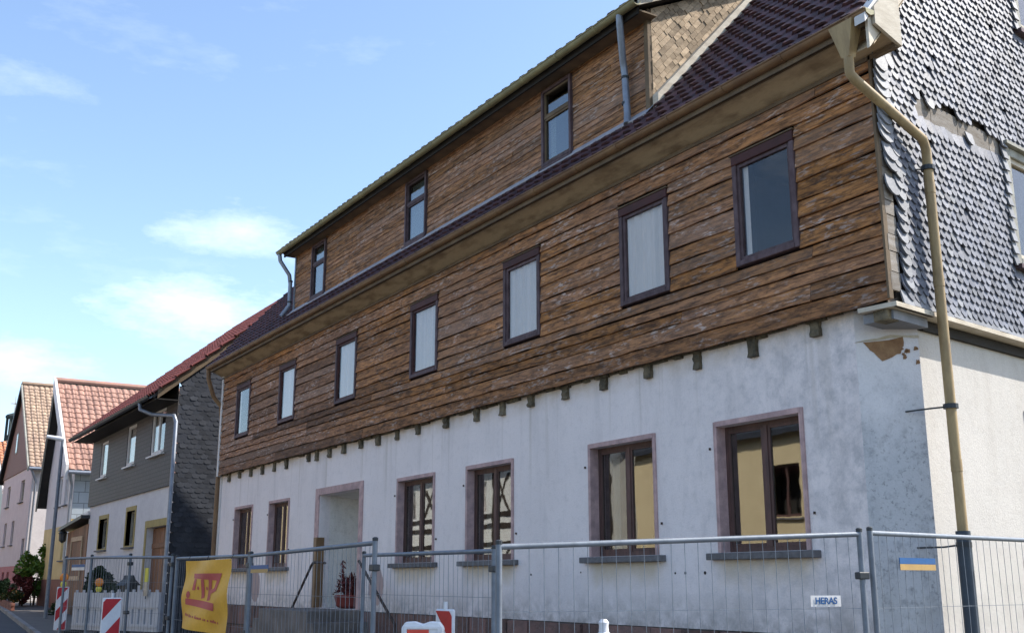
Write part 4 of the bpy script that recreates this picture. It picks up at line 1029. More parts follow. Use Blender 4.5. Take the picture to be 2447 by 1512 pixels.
# ------------------------------------------------------------------ house with brown shingled gable and rosy front
N4 = thing('shingled_gable_house', 'rosy white house with brown shingled gable, red base and sunlit side wall', 'house', (-56, 4, .9))
XA, XB, XR2, ZR2, ZA, ZB = -60.5, -51.6, -56.1, 10.75, 6.6, 6.6
h4 = [(-58.8, -57.8, 5.2, 6.15), (-54.6, -53.5, 5.2, 6.15), (-58.6, -57.8, 3.35, 4.4), (-56.2, -55.4, 3.35, 4.4), (-52.7, -51.95, 2.6, 3.5)]
wall(MB(), XA, XB, 2.35, ZA, h4, .15).build('front_wall', M['wall_pinkish'], N4, f2)
for h in h4: simple_window(N4, f2, *h, mat='frame_grey', split=False)
hb = [(-57.4, -56.7, 1.55, 2.1), (-55.9, -55.2, 1.55, 2.1)]
wall(MB(), XA-.04, XB+.04, .3, 2.349, hb, .15, y=-.04).build('base_wall', M['wall_red'], N4, f2)
for h in hb: simple_window(N4, f2, *h, mat='dark_metal', split=False, y=.05, sill=None)
MB().prism([(XA, ZA+.001), (XB, ZB+.001), (XR2, ZR2)], 1, -.05, .1).build('shingled_gable', M['shingle_brown'], N4, f2)
w = MB().box(-57.0, -56.5, -.075, -.051, 7.6, 8.6).build('attic_window', M['frame_grey'], N4, f2); MB().box(-56.94, -56.56, -.085, -.0755, 7.66, 8.54).build('pane', M['glass'], w, f2)
mb = MB(); mb.quad((XB, 0, .3), (XB, 9, .3), (XB, 9, ZB), (XB, 0, ZB)); mb.build('side_wall', M['wall_lit'], N4)
mb = MB(); mb.quad((XA, 0, .3), (XA, 9, .3), (XA, 9, ZA), (XA, 0, ZA)); mb.quad((XA, 9, .3), (XB, 9, .3), (XB, 9, ZB), (XR2, 9, ZR2), (XA, 9, ZA)); mb.build('far_walls', M['wall_pinkish'], N4)
xe, ze = XB+.25, ZB-.2
r4 = two_slope(N4, XA-.25, ZA-.2, XR2, ZR2, xe, ze, -.2, 9.2)
mt4 = tile_mesh('tile', .24, .27, M['tile_pale'], .017)
east_tiles(r4, mt4, M['tile_pale'], xe, ze, XR2, ZR2, -.18, 3.2, .24, .262)
verge(r4, 'verge_board', 'frame_grey', XR2, ZR2, xe, ze, -.26, -.201, -.08, .16); verge(r4, 'verge_board', 'dark_metal', XR2, ZR2, XA-.25, ZA-.2, -.26, -.201, -.08, .16)
MB().tube([(XR2, -.22, ZR2+.15), (XR2, 9.2, ZR2+.15)], .11, 8).build('ridge_tiles', M['tile_pale'], r4)
MB().tube([(xe+.06, -.2, ze+.05), (xe+.06, 9, ze+.05)], .07, 8).build('gutter', M['zinc'], N4)
MB().tube([(xe+.04, -.1, ze), (XB+.09, .15, ze-.5), (XB+.09, .15, 1.2)], .05, 8).build('downpipe', M['zinc'], N4, smooth=True)

# ------------------------------------------------------------------ orange-roofed house at the far end
N5 = thing('orange_roofed_house', 'house with bright orange tiled roof and pale green wall at the far left', 'house', (-66, 4, 1))
XA, XB, XR2, ZR2, ZA, ZB = -70.6, -61.4, -66, 9.1, 6.3, 6.3
gabled(N5, 'front_wall', 'wall_green', frame((0, .3, 0)), XA, XB, .4, ZA, ZB, XR2, ZR2, [(-63.6, -62.7, 3.4, 4.6)])
simple_window(N5, frame((0, .3, 0)), -63.6, -62.7, 3.4, 4.6, split=False)
mb = MB(); mb.quad((XB, .3, .4), (XB, 9, .4), (XB, 9, ZB), (XB, .3, ZB)); mb.quad((XA, .3, .4), (XA, 9, .4), (XA, 9, ZA), (XA, .3, ZA)); mb.quad((XA, 9, .4), (XB, 9, .4), (XB, 9, ZB), (XR2, 9, ZR2), (XA, 9, ZA)); mb.build('side_walls', M['wall_green'], N5)
r5 = two_slope(N5, XA-.3, ZA-.2, XR2, ZR2, XB+.3, ZB-.2, 0.1, 9.2)
mt5 = tile_mesh('tile', .25, .36, M['tile_orange'], .03)
east_tiles(r5, mt5, M['tile_orange'], XB+.3, ZB-.2, XR2, ZR2, .12, 4.4, .25, .355, 250)
verge(r5, 'verge_board', 'white_board', XR2, ZR2, XB+.3, ZB-.2, .04, .099, -.1, .17)

# ------------------------------------------------------------------ church tower far behind
CT = thing('church_tower', 'distant church tower with dark open lantern and cross above the roofs', 'church', (-164, 13, 1.6))
MB().box(-167, -161.2, 10.3, 16, 0, 17).build('tower_body', M['church'], CT)
MB().add([(-167.2, 10.1, 17), (-161, 10.1, 17), (-161, 16.2, 17), (-167.2, 16.2, 17), (-164.1, 13.2, 21.6)], [(0, 1, 4), (1, 2, 4), (2, 3, 4), (3, 0, 4), (0, 3, 2, 1)]).build('tower_roof', M['tile_old'], CT)
for k in range(8):
    a_ = k*math.pi/4+.2; MB().tube([(-164.1+.85*math.cos(a_), 13.2+.85*math.sin(a_), 20.6), (-164.1+.85*math.cos(a_), 13.2+.85*math.sin(a_), 23.8)], .16, 6).build('lantern_post', M['church'], CT)
MB().lathe([(.95, 20.4), (.95, 21.3), (.8, 21.35)], 8, (-164.1, 13.2, 0)).build('lantern_base', M['church'], CT)
MB().lathe([(1.05, 23.7), (1.08, 23.95), (.9, 24.2), (.1, 24.5)], 8, (-164.1, 13.2, 0)).build('lantern_roof', M['church'], CT)
MB().lathe([(.4, 21.3), (.4, 23.7)], 8, (-164.1, 13.2, 0)).build('lantern_core', M['church'], CT)
mb = MB(); mb.box(-164.15, -164.05, 13.15, 13.25, 24.4, 26.8); mb.box(-164.15, -164.05, 12.65, 13.75, 25.7, 25.85); mb.build('cross', M['gold'], CT)

# ------------------------------------------------------------------ houses across the street (seen mirrored in the window panes)
O1 = thing('cream_house', 'cream rendered house with brown tiled roof across the street', 'house', (-22, -18, 0))
o1 = frame((-16.5, -14.0, 0), 180)                      # u runs towards -X, faces +Y
oh = [(4.0, 5.15, 3.35, 4.75), (8.6, 9.7, 3.35, 4.75), (1.2, 2.3, 3.35, 4.75)]
wall(MB(), 0, 11, -.2, 5.65, oh, .2).build('front_wall', M['cream_wall'], O1, o1)
for h in oh: simple_window(O1, o1, *h, mat='frame', y=.1, curtain_and_reflection=False)
mb = MB(); mb.quad((0, 0, -.2), (0, 9, -.2), (0, 9, 5.65), (0, 4.5, 9.2), (0, 0, 5.65)); mb.quad((11, 0, -.2), (11, 9, -.2), (11, 9, 5.65), (11, 4.5, 9.2), (11, 0, 5.65)); mb.quad((0, 9, -.2), (11, 9, -.2), (11, 9, 5.65), (0, 9, 5.65)); mb.build('side_walls', M['cream_wall'], O1, o1)
mb = MB()
for ya, yb in ((-.25, 4.6), (9.5, 4.4)): mb.add([(-.3, ya, 5.5), (11.3, ya, 5.5), (11.3, yb, 9.4), (-.3, yb, 9.4), (-.3, ya, 5.65), (11.3, ya, 5.65), (11.3, yb, 9.55), (-.3, yb, 9.55)], [(0, 1, 2, 3), (4, 7, 6, 5), (0, 4, 5, 1), (1, 5, 6, 2), (2, 6, 7, 3), (3, 7, 4, 0)])
mb.build('roof', M['slate_dark'], O1, o1)
O2 = thing('half_timbered_house', 'white half-timbered house with black beams across the street', 'house', (-37, -18, .2))
o2 = frame((-28.2, -13.6, 0), 180); L2 = 19.
oh = [(2.2+2.9*k, 3.1+2.9*k, z_, z_+1.2) for k in range(6) for z_ in (1.6, 4.2)]
wall(MB(), 0, L2, 0, 6.2, oh, .15).build('front_wall', M['infill'], O2, o2)
for h in oh: simple_window(O2, o2, *h, mat='white_board', y=.06, sill=None)
for zz in (.0, 1.3, 2.95, 3.6, 4.0, 6.0): MB().box(0, L2, -.03, -.001, zz, zz+.17).build('beam', M['timber'], O2, o2)
for k in range(14):
    u = k*1.45; MB().box(min(u, L2-.18), min(u, L2-.18)+.18, -.033, -.002, .17, 6.0).build('beam', M['timber'], O2, o2)
for k in range(6):
    u = .3+k*2.9
    for z0 in (1.48, 4.18):
        for sg_ in (1, -1):
            mb = MB(); x0_, x1_ = (u, u+1.0) if sg_ > 0 else (u+1.0, u); mb.prism([(x0_, z0), (x0_+.16, z0), (x1_+.16, z0+1.4), (x1_, z0+1.4)], 1, -.028-.002*(sg_ > 0), -.0015); mb.build('brace', M['timber'], O2, o2)
mb = MB(); mb.quad((0, 0, 0), (0, 9, 0), (0, 9, 6.2), (0, 4.5, 10), (0, 0, 6.2)); mb.quad((L2, 0, 0), (L2, 9, 0), (L2, 9, 6.2), (L2, 4.5, 10), (L2, 0, 6.2)); mb.quad((0, 9, 0), (L2, 9, 0), (L2, 9, 6.2), (0, 9, 6.2)); mb.build('side_walls', M['infill'], O2, o2)
mb = MB()
for ya, yb in ((-.5, 4.6), (9.5, 4.4)): mb.add([(-.3, ya, 6.0), (L2+.3, ya, 6.0), (L2+.3, yb, 10.2), (-.3, yb, 10.2), (-.3, ya, 6.15), (L2+.3, ya, 6.15), (L2+.3, yb, 10.35), (-.3, yb, 10.35)], [(0, 1, 2, 3), (4, 7, 6, 5), (0, 4, 5, 1), (1, 5, 6, 2), (2, 6, 7, 3), (3, 7, 4, 0)])
mb.build('roof', M['tile_dark'], O2, o2)
O3 = thing('yellow_house', 'long yellow rendered house further down across the street', 'house', (-58, -16, .6))
o3 = frame((-48.5, -12.5, 0), 180)
oh = [(1.5+3*k, 2.6+3*k, z_, z_+1.3) for k in range(5) for z_ in (1.8, 4.4)]
wall(MB(), 0, 17, 0, 6.6, oh, .15).build('front_wall', M['cream_wall'], O3, o3)
for h in oh: simple_window(O3, o3, *h, mat='white_board', y=.06, sill=None)
mb = MB()
for ya, yb in ((-.5, 4.6), (9.5, 4.4)): mb.add([(-.3, ya, 6.4), (17.3, ya, 6.4), (17.3, yb, 10.6), (-.3, yb, 10.6), (-.3, ya, 6.55), (17.3, ya, 6.55), (17.3, yb, 10.75), (-.3, yb, 10.75)], [(0, 1, 2, 3), (4, 7, 6, 5), (0, 4, 5, 1), (1, 5, 6, 2), (2, 6, 7, 3), (3, 7, 4, 0)])
mb.build('roof', M['tile_orange'], O3, o3)
mb = MB(); mb.quad((0, 0, 0), (0, 9, 0), (0, 9, 6.6), (0, 4.5, 10.6), (0, 0, 6.6)); mb.quad((17, 0, 0), (17, 9, 0), (17, 9, 6.6), (17, 4.5, 10.6), (17, 0, 6.6)); mb.quad((0, 9, 0), (17, 9, 0), (17, 9, 6.6), (0, 9, 6.6)); mb.build('side_walls', M['cream_wall'], O3, o3)

# ------------------------------------------------------------------ temporary site fence
def fence(A, B, zt, label, extra=None):
    A, B = Vector((*A, 0)), Vector((*B, 0)); L = (B-A).length; ang = math.degrees(math.atan2(B.y-A.y, B.x-A.x))
    mid = (A+B)/2; g0 = gz(mid.x)
    t = thing('site_fence_panel', label, 'fence panel', (mid.x, mid.y, g0), 'mesh site fence panels')
    za, zb = (zt if isinstance(zt, tuple) else (zt, zt)); fr = frame(A, ang)
    for u, z in ((0, za), (L, zb)):
        MB().tube([(u, 0, g0+.03), (u, 0, z)], .021, 10).build('post', M['galv'], t, fr, smooth=True)
        MB().lathe([(.022, z-.01), (.023, z+.012), (.012, z+.02)], 10, (u, 0, 0)).build('post_cap', M['dark_metal'], t, fr)
        MB().prism([(-.12, g0+.1), (.12, g0+.1), (.12, g0+.22), (.08, g0+.26), (-.08, g0+.26), (-.12, g0+.22)], 1, -.33, .33).build('base_block', M['concrete'], t, fr @ Matrix.Translation((u, 0, 0)))
    MB().tube([(0, 0, za-.025), (L, 0, zb-.025)], .019, 10).build('top_rail', M['galv'], t, fr, smooth=True)
    MB().tube([(0, 0, g0+.35), (L, 0, g0+.35)], .019, 10).build('bottom_rail', M['galv'], t, fr, smooth=True)
    mb = MB(); n = int(L/.1)
    for k in range(1, n):
        u = L*k/n; top = za+(zb-za)*u/L-.025; bow = R.uniform(-.008, .008)
        for q in range(3):
            z0, z1 = g0+.35+(top-g0-.35)*q/3, g0+.35+(top-g0-.35)*(q+1)/3; y0, y1 = bow*math.sin(math.pi*q/3), bow*math.sin(math.pi*(q+1)/3)
            mb.tube([(u, y0, z0), (u, y1, z1)], .0021, 4, cap=False)
    for z in (.75, 1.12, 1.52): mb.tube([(0, .004, g0+z), (L, .004, g0+z)], .0024, 4, cap=False)
    for z in (.73, 1.14, 1.50): pass
    mb.build('wire_mesh', M['galv'], t, fr, kind='stuff')
    for z in (g0+1.05, g0+1.72): MB().box(L-.045, L+.045, -.03, .03, z, z+.05).build('coupler', M['dark_metal'], t, fr, bevel=.006)
    return t, fr, L, ang
F1 = fence((-5.43, -1.07), (-5.80, 2.40), (2.02, 2.02), 'fence panel running back along the sunlit side wall at the right')
F2 = fence((-5.98, -3.87), (-5.44, -1.17), (1.89, 2.01), 'nearest fence panel in front of the large ground-floor windows')
F3 = fence((-10.84, -2.59), (-7.72, -2.86), (1.95, 1.92), 'fence panel set back in front of the two middle windows')
F4 = fence((-11.19, -3.70), (-7.86, -3.85), (1.94, 1.97), 'fence panel in front of the open doorway and its handrails')
F5 = fence((-14.41, -3.58), (-11.29, -3.68), (1.97, 1.94), 'fence panel carrying the yellow banner')
F6 = fence((-17.40, -4.03), (-14.64, -3.58), (2.03, 1.99), 'fence panel in front of the brown barn door')
F7 = fence((-19.09, -4.09), (-16.37, -3.71), (2.04, 2.03), 'leftmost fence panel, before the lean-to shed')

def text_mesh(txt, size, mat, bold=0.):
    c = bpy.data.curves.new('txt', 'FONT'); c.body = txt; c.size = size; c.align_x = 'CENTER'; c.align_y = 'CENTER'; c.offset = bold; c.extrude = .0008
    o = bpy.data.objects.new('txt', c); S.collection.objects.link(o)
    bpy.context.view_layer.update()
    me = bpy.data.meshes.new_from_object(o.evaluated_get(bpy.context.evaluated_depsgraph_get()))
    bpy.data.objects.remove(o); bpy.data.curves.remove(c)
    me.materials.clear(); me.materials.append(mat); me.name = 'lettering'
    return me
def plate(label, fr, L0, u0, u1, z0, z1, bands, y=-.03, txt=None, tmat=None, tsize=.05):
    t = thing('fence_sign', label, 'sign', tuple((fr @ Vector(((u0+u1)/2, y, z0)))), 'small plates on the fence')
    MB().box(u0, u1, y, y+.003, z0, z1).build('plate', M[bands[0]], t, fr)
    for k, b in enumerate(bands[1:]):
        n = len(bands)-1; MB().box(u0+.001, u1-.001, y-.003, y-.0005, z0+(z1-z0)*k/n+.001, z0+(z1-z0)*(k+1)/n-.001).build('colour_band', M[b], t, fr)
    if txt:
        me = text_mesh(txt, tsize, M[tmat], .0015)
        inst('lettering', me, t, fr @ Matrix.Translation(((u0+u1)/2, y-.004, (z0+z1)/2)) @ Matrix.Rotation(RAD(90), 4, 'X'))
    return t
L = F2[2]
plate('small white plate with blue HERAS lettering on the nearest fence', F2[1], L, L-.47, L-.22, 1.485, 1.56, ['white_board'], txt='HERAS', tmat='blue_print', tsize=.062)
F1f = F1[1]
plate('blue over yellow plate on the fence before the sooty corner', F1f, F1[2], .30, .77, 1.735, 1.825, ['blue_print', 'yellow_print', 'blue_print'])
plate('blue over yellow plate on the fence left of the doorway', F4[1], F4[2], .12, .70, 1.74, 1.815, ['blue_print', 'yellow_print', 'blue_print'])
plate('blue and white plate on the leftmost fence panel', F7[1], F7[2], .40, .98, 1.83, 1.92, ['white_board', 'white_board', 'blue_print'])

# ------------------------------------------------------------------ yellow banner with the red logo
bx0, bx1, bz0, bz1 = -13.38, -11.72, 1.13, 1.895
BT = thing('advertising_banner', 'yellow tarpaulin banner with red logo hanging on the fence', 'banner', (-12.55, -3.70, 1.13))
def by(u, v):      # cloth relief; u,v 0..1
    return -3.672 + (-.02)*math.sin(3.1*u+9*v)*v*0 - .016*math.sin((u*2.2+v*1.3)*3.1) - .012*math.sin((u*1.1-v*1.5)*7) - .02*(1-v)*math.sin(u*5)
def bpt(u, v, off=0.):
    sag = .02*math.sin(math.pi*u)
    return (bx0+(bx1-bx0)*(u+.012*(1-v)), by(u, v)-.085-off, bz0+(bz1-bz0)*v - .035*(u)*(1-v) - sag*(v > .999)*.3)
mb = MB(); NU, NV = 28, 20
for i in range(NU):
    for j in range(NV):
        mb.quad(*[bpt(i_/NU, j_/NV) for i_, j_ in ((i, j), (i+1, j), (i+1, j+1), (i, j+1))])
me_ = mb.mesh('cloth', M['banner']); bm = bmesh.new(); bm.from_mesh(me_); bmesh.ops.remove_doubles(bm, verts=bm.verts, dist=.0005); bmesh.ops.recalc_face_normals(bm, faces=bm.faces); bm.to_mesh(me_); bm.free()
for p in me_.polygons: p.use_smooth = True
inst('cloth', me_, BT, I4)
def print_poly(pts, name='logo'):
    """flat print laid over the cloth relief: polygon in u,v, subdivided"""
    bm = bmesh.new(); bm.faces.new([bm.verts.new((u, v, 0)) for u, v in pts])
    for ax, N in ((0, 28), (1, 20)):
        for k in range(1, N):
            co = (k/N, 0, 0) if ax == 0 else (0, k/N, 0); no = (1, 0, 0) if ax == 0 else (0, 1, 0)
            bmesh.ops.bisect_plane(bm, geom=bm.verts[:]+bm.edges[:]+bm.faces[:], plane_co=co, plane_no=no)
    for v in bm.verts: v.co = Vector(bpt(v.co.x, v.co.y, .004))
    me = bpy.data.meshes.new(name); bm.to_mesh(me); bm.free(); me.materials.append(M['banner_print']); me.update()
    return inst(name, me, BT, I4)
print_poly([(.20, .81), (.85, .81), (.82, .71), (.22, .74)])                        # top bar
print_poly([(.245, .735), (.305, .732), (.285, .57), (.225, .565)]); print_poly([(.15+.04*math.cos(k*math.pi/4), .50+.055*math.sin(k*math.pi/4)) for k in range(8)])   # first letter with its hook
print_poly([(.42, .727), (.49, .724), (.47, .47), (.40, .45)])                      # middle stroke
print_poly([(.60, .721), (.67, .717), (.62, .44), (.54, .43)])                      # right stroke
print_poly([(.76, .713), (.82, .71), (.77, .575), (.64, .53), (.645, .585), (.72, .61)])  # its bowl
for cu in (.345, .535): print_poly([(cu+.02*math.cos(k*math.pi/4), .60+.028*math.sin(k*math.pi/4)) for k in range(8)])
print_poly([(.10, .44), (.14, .445), (.74, .405), (.72, .30), (.10, .355)])         # lower bar
u = .10
while u < .78:                                                                      # faded line of small lettering
    w = R.uniform(.012, .024); v = .20-.09*u+R.uniform(-.003, .003); h = R.choice([.028, .028, .042])
    print_poly([(u, v), (u+w, v-.002), (u+w, v+h), (u, v+h)], 'small_print'); u += w+R.choice([.008, .008, .03])
for u in (.02, .5, .98):
    p = bpt(u, 1.0); MB().tube([(p[0], p[1], p[2]-.02), (p[0], p[1]+.04, 1.95)], .004, 6).build('tie_cord', M['dark_metal'], BT)

# ------------------------------------------------------------------ striped beacons, barrier boards, lamps
def beacon(loc, rz, z0, z1, mirror, label, lamp=False, w=.25):
    g0 = gz(loc[0]); t = thing('striped_beacon', label, 'beacon', (loc[0], loc[1], g0), 'striped road-works beacons')
    fr = frame((loc[0], loc[1], 0), rz)
    MB().box(-w/2, w/2, -.018, .018, z0, z1).build('panel', M['white_plastic'], t, fr, bevel=.012)
    per = .46; a0, a1, b0, b1 = -w/2+.012, w/2-.012, z0+.015, z1-.015
    k = -3
    while True:
        zc = b1-.022-per*k
        if zc+.6 < b0: break
        s_ = -1 if mirror else 1; q = [(a0-.2, zc-s_*.22*1.0-.115-.16*s_), (a1+.2, zc+s_*.22-.115+.16*s_), (a1+.2, zc+s_*.22+.115+.16*s_), (a0-.2, zc-s_*.22+.115-.16*s_)]
        for aa, bb, cc in ((-1, 0, -a0), (1, 0, a1), (0, -1, -b0), (0, 1, b1)): q = clip(q, aa, bb, cc) if q else q
        if len(q) > 2:
            MB().prism(q, 1, -.021, -.0185).build('red_stripe', M['red_film'], t, fr)
        k += 1
    MB().tube([(0, 0, g0+.1), (0, 0, z0+.01)], .022, 8).build('stem', M['white_plastic'], t, fr)
    MB().tube([(0, 0, z1-.01), (0, 0, z1+.06)], .018, 8).build('top_pin', M['white_plastic'], t, fr)
    MB().box(-.2, .2, -.4, .4, g0, g0+.11).build('rubber_foot', M['dark_metal'], t, fr, bevel=.02)
    if lamp: lamp_on((loc[0], loc[1], z1+.06), 'amber warning lamp on top of the leftmost striped beacon', rz)
    return t
def lamp_on(p, label, rz=0, r=.095):
    t = thing('warning_lamp', label, 'lamp', p, 'amber road-works lamps')
    fr = frame(p, rz)
    MB().lathe([(.05, -.06), (.07, 0), (.05, .05)], 10).build('battery_case', M['yellow_sign'], t, fr)
    mb = MB(); prof = [(.01, -.05), (r*.8, -.045), (r, -.02), (r, .02), (r*.8, .045), (.01, .05)]
    mb.lathe(prof, 16); mb.v = [(v[0], v[2], v[1]+.05+r) for v in mb.v]; mb.build('lens', M['amber'], t, fr, smooth=True)
facing = -58
beacon((-26.5, -2.77), 80, .62, 1.55, False, 'leftmost striped beacon, with an amber lamp on top', lamp=True)
beacon((-15.55, -4.09), 78, .30, 1.45, False, 'striped beacon before the white plastic barrier, no lamp')
beacon((-8.36, -2.95), 8, .30, 1.43, True, 'striped beacon between two fences with red corner at upper right')
def barrier(A, B, z0, z1, label):
    A, B = Vector((*A, 0)), Vector((*B, 0)); L = (B-A).length; fr = frame(A, math.degrees(math.atan2(B.y-A.y, B.x-A.x)))
    t = thing('plastic_barrier', label, 'barrier', (A.x, A.y, gz(A.x)), 'white plastic barriers')
    h = z1-z0; sl = []; n = max(4, int(L/.23)); 
    for k in range(n):
        u = .12+(L-.24)*(k+.5)/n; sl.append((u-.035, u+.035, z0+.18*h, z0+.56*h))
    mb = MB(); wall(mb, 0, L, z0, z1, sl, .05); mb.quad((0, .05, z0), (L, .05, z0), (L, .05, z0+.18*h), (0, .05, z0+.18*h)); mb.quad((0, .05, z0+.56*h), (L, .05, z0+.56*h), (L, .05, z1), (0, .05, z1))
    mb.quad((0, 0, z1), (L, 0, z1), (L, .05, z1), (0, .05, z1)); mb.quad((0, 0, z0), (0, .05, z0), (0, .05, z1), (0, 0, z1)); mb.quad((L, 0, z0), (L, .05, z0), (L, .05, z1), (L, 0, z1))
    mb.build('panel', M['grey_plastic'], t, fr)
    for zz in (z0+.60*h, z0+.10*h): MB().box(.02, L-.02, -.02, -.001, zz, zz+.035).build('rib', M['grey_plastic'], t, fr)
    k = 0; u = .08
    while u < L: MB().box(u-.03, u+.03, .005, .045, z1+.001, z1+.055).build('peg', M['grey_plastic'], t, fr); u += .28
    for u in (.15, L-.15): MB().box(u-.04, u+.04, -.3, .3, gz(A.x), z0-.001).build('foot', M['dark_metal'], t, fr)
barrier((-27.4, -2.36), (-25.9, -1.79), .60, 1.42, 'left half of the white slotted plastic barrier, behind the leftmost beacon')
barrier((-25.86, -1.77), (-24.36, -1.2), .62, 1.44, 'right half of the white slotted plastic barrier, before the barn door')
lamp_on((-26.55, -2.0, 1.5), 'amber warning lamp standing on the white plastic barrier', 75)
t = thing('notice_strip', 'narrow yellow and pale pink notice strip on the plastic barrier', 'sign', (-24.72, -1.40, 1.40)); fr = frame((-24.72, -1.40, 0), 20)
MB().box(-.07, .07, -.02, -.006, 1.65, 1.95).build('upper_part', M['yellow_sign'], t, fr); MB().box(-.075, .075, -.02, -.006, 1.36, 1.649).build('lower_part', M['cream'], t, fr); MB().tube([(0, .0, 1.3), (0, .0, 1.9)], .012, 6).build('stick', M['galv'], t, fr)
# white barrier top with red panel, lower middle
t = thing('barrier_board', 'sunlit white plastic barrier end with orange-red panel, between fence and striped beacon', 'barrier', (-7.57, -3.57, gz(-7)))
fr = frame((-7.57, -3.57, 0), 52); g0 = gz(-7)
mb = MB(); top = [(-.16, .25), (.16, .25), (.16, 1.32), (.13, 1.36), (.06, 1.365), (.0, 1.345), (-.06, 1.365), (-.13, 1.36), (-.16, 1.32)]
mb.prism(top, 1, -.03, .03); mb.build('board', M['white_plastic'], t, fr, bevel=.008)
MB().box(-.115, .05, -.036, -.0305, .5, 1.305).build('red_panel', M['orange_film'], t, fr); ring(MB(), -.135, .135, .45, 1.33, .018, -.042, -.0305).build('rim', M['white_plastic'], t, fr)
MB().box(-.2, .2, -.4, .4, g0, .249).build('foot', M['dark_metal'], t, fr)
# white marker post
t = thing('marker_post', 'white plastic marker post with narrow knob, only its top showing behind the fence', 'post', (-6.2, -2.9, gz(-6)))
MB().lathe([(.16, -.05), (.16, .0), (.075, .02), (.07, 1.24), (.062, 1.30), (.035, 1.32), (.032, 1.36), (.036, 1.385), (.02, 1.405)], 18, (-6.2, -2.9, 0)).build('post_body', M['white_plastic'], t, smooth=True)

# ------------------------------------------------------------------ street lamp, bird house, pots
t = thing('street_lamp', 'slim street lamp with white head before the pale gabled house', 'street lamp', (-36.3, -1.45, gz(-36)))
MB().tube([(-36.3, -1.45, gz(-36)), (-36.3, -1.45, 5.2), (-36.3, -1.45, 5.95)], [.06, .05, .04], 10).build('pole', M['galv'], t, smooth=True)
MB().tube([(-36.3, -1.4, 5.98), (-36.33, -1.5, 6.0), (-36.52, -1.88, 6.07)], [.06, .075, .055], 10).build('lamp_head', M['lamp_white'], t, smooth=True)
t = thing('bird_house', 'dark wooden bird house with pointed roof behind the plastic barrier', 'bird house', (-25.9, -1.5, gz(-25)))
fr = frame((-25.9, -1.5, 0), -70)
MB().box(-.15, .15, -.12, .12, 1.35, 1.6).build('box', M['dark_metal'], t, fr); MB().prism([(-.22, 1.58), (.22, 1.58), (.06, 1.71), (.02, 1.80), (-.02, 1.80), (-.06, 1.71)], 1, -.16, .16).build('roof', M['dark_metal'], t, fr); MB().tube([(0, 0, gz(-25)), (0, 0, 1.35)], .04, 8).build('pole', M['bark'], t, fr)
t = thing('pot_plant', 'dried reddish plant in a dark red pot standing in the open doorway', 'plant', (-17.55, .25, 1.22))
MB().lathe([(.2, 0), (.26, .04), (.3, .2), (.28, .22)], 16, (-17.55, .25, 1.222)).build('pot', M['terracotta'], t, smooth=True)
mb = MB()
for k in range(150):
    a_ = R.uniform(0, 2*math.pi); r_ = R.uniform(.02, .42); p0 = Vector((-17.55+.1*math.cos(a_), .25+.06*math.sin(a_), 1.4)); p1 = Vector((-17.55+r_*math.cos(a_)*1.1, .25+r_*.6*math.sin(a_), 1.45+R.uniform(.05, .34)*(1.1-r_)))
    mb.tube([p0, (p0+p1)/2+Vector((R.uniform(-.04, .04), 0, .05)), p1], .006, 4, cap=False)
    for q in range(3): 
        c_ = p1+Vector((R.uniform(-.05, .05), R.uniform(-.04, .04), R.uniform(-.06, .03))); d1 = Vector((R.gauss(0, 1), R.gauss(0, 1), R.gauss(0, 1))).normalized()*.03; d2 = Vector((R.gauss(0, 1), R.gauss(0, 1), R.gauss(0, 1))).normalized()*.022
        mb.quad(c_-d1, c_+d2, c_+d1, c_-d2)
mb.build('stems', M['flower'], t)
mb = MB()
for k in range(46):
    z_ = 1.5+k*.011; a_ = R.uniform(0, 6.3); c_ = Vector((-17.88+R.uniform(-.08, .08), .2+R.uniform(-.05, .05), z_)); d1 = Vector((R.gauss(0, 1), R.gauss(0, 1), R.gauss(0, 1))).normalized()*.045; d2 = Vector((R.gauss(0, 1), R.gauss(0, 1), R.gauss(0, 1))).normalized()*.025; mb.quad(c_-d1, c_+d2, c_+d1, c_-d2)
mb.tube([(-17.8, .22, 1.35), (-17.88, .2, 2.0)], .008, 5)
mb.build('tall_shoot', M['flower'], t)

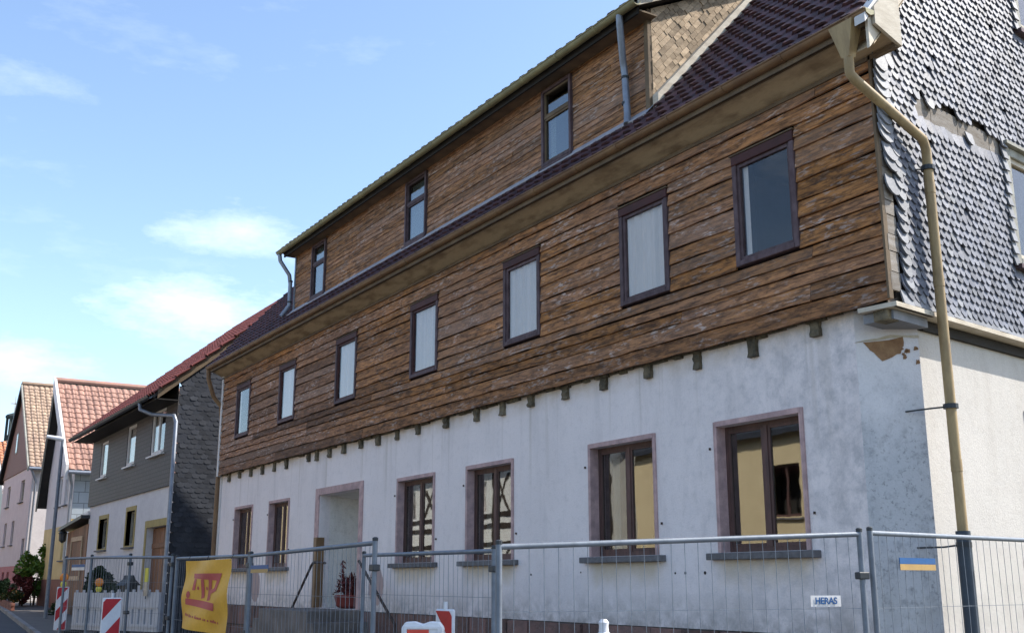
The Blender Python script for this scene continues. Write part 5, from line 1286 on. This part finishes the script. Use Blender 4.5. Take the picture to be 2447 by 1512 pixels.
# ------------------------------------------------------------------ shrubs
def shrub(name, label, c, r, n, mat, size, group=None, stems=5, mat2=None):
    c = Vector(c); g0 = gz(c.x); t = thing(name, label, 'shrub', (c.x, c.y, g0), group)
    mb = MB()
    for k in range(stems):
        a_ = R.uniform(0, 6.28); mb.tube([(c.x+.06*math.cos(a_), c.y+.06*math.sin(a_), g0), (c.x+.2*r[0]*math.cos(a_), c.y+.2*r[1]*math.sin(a_), (g0+c.z)/2), (c.x+.6*r[0]*math.cos(a_), c.y+.6*r[1]*math.sin(a_), c.z+.2*r[2])], [.025, .018, .008], 5)
    mb.build('stems', M['bark'], t)
    clumps = []
    for k in range(16):
        d = Vector((R.gauss(0, 1), R.gauss(0, 1), R.gauss(0, .9))).normalized()*R.uniform(.45, .92); clumps.append((d, R.uniform(.22, .42)))
    for part, m_, nn in (('crown', mat, n), ('blossom', mat2, n//8)):
        if not m_: continue
        mb = MB()
        for k in range(nn):
            d, rr = R.choice(clumps); q = d+Vector((R.gauss(0, 1), R.gauss(0, 1), R.gauss(0, 1))).normalized()*rr*R.uniform(.5, 1)
            p = c+Vector((q.x*r[0], q.y*r[1], q.z*r[2]))
            if p.z < g0+.02: continue
            a1 = Vector((R.gauss(0, 1), R.gauss(0, 1), R.gauss(0, .6))).normalized(); a2 = a1.orthogonal().normalized(); s_ = size*R.uniform(.6, 1.3)
            mb.quad(p-a1*s_, p+a2*s_*.5, p+a1*s_, p-a2*s_*.5)
        mb.build(part, M[m_], t)
shrub('leafy_bush', 'light green leafy bush against the sunlit side wall of the rosy house', (-46.9, -.2, 2.15), (.75, .75, 1.0), 3600, 'leaf_light', .075)
shrub('topiary_bush', 'dark green rounded bush behind the plastic barrier, before the lean-to', (-29.6, -1.4, 1.35), (.42, .42, .7), 5200, 'leaf_dark', .07)
shrub('topiary_bush', 'small dark green bush tip right of the rounded bush, above the barrier lamp', (-27.6, -1.35, 1.35), (.2, .2, .42), 1500, 'leaf_dark', .055)
shrub('reddish_bush', 'dark reddish bush below the light green bush', (-46.2, -.7, 1.45), (.9, .5, .55), 2600, 'flower', .06)
shrub('garden_shrub', 'dark low shrub in the flower bed at the far left', (-50.2, -.9, 1.35), (.9, .5, .5), 2600, 'leaf_dark', .06)
shrub('garden_shrub', 'olive shrub with orange blossoms in the flower bed', (-45.6, -1.15, 1.15), (.9, .35, .35), 2200, 'leaf_mid', .05, mat2='petal_orange')
shrub('flower_clump', 'purple flowers at the edge of the brick-edged bed', (-48.2, -1.35, 1.0), (.5, .2, .18), 1200, 'leaf_dark', .04, mat2='petal_purple')
shrub('garden_shrub', 'small green plant at the foot of the street lamp', (-38.5, -.75, .85), (.5, .3, .35), 1200, 'leaf_dark', .05)
BW = thing('brick_bed_edge', 'low red brick edging of the flower bed at the left', 'wall', (-47, -1.5, gz(-47)))
for row in range(3):
    x = -53.0+(row % 2)*.13
    while x < -42:
        yb_ = -1.0-.055*(x+53); MB().box(x+.005, x+.25, -.06, .06, 0, .075).build('brick', M['brick'], BW, frame((0, yb_, gz(x)+.1+row*.085), 0)); x += .26
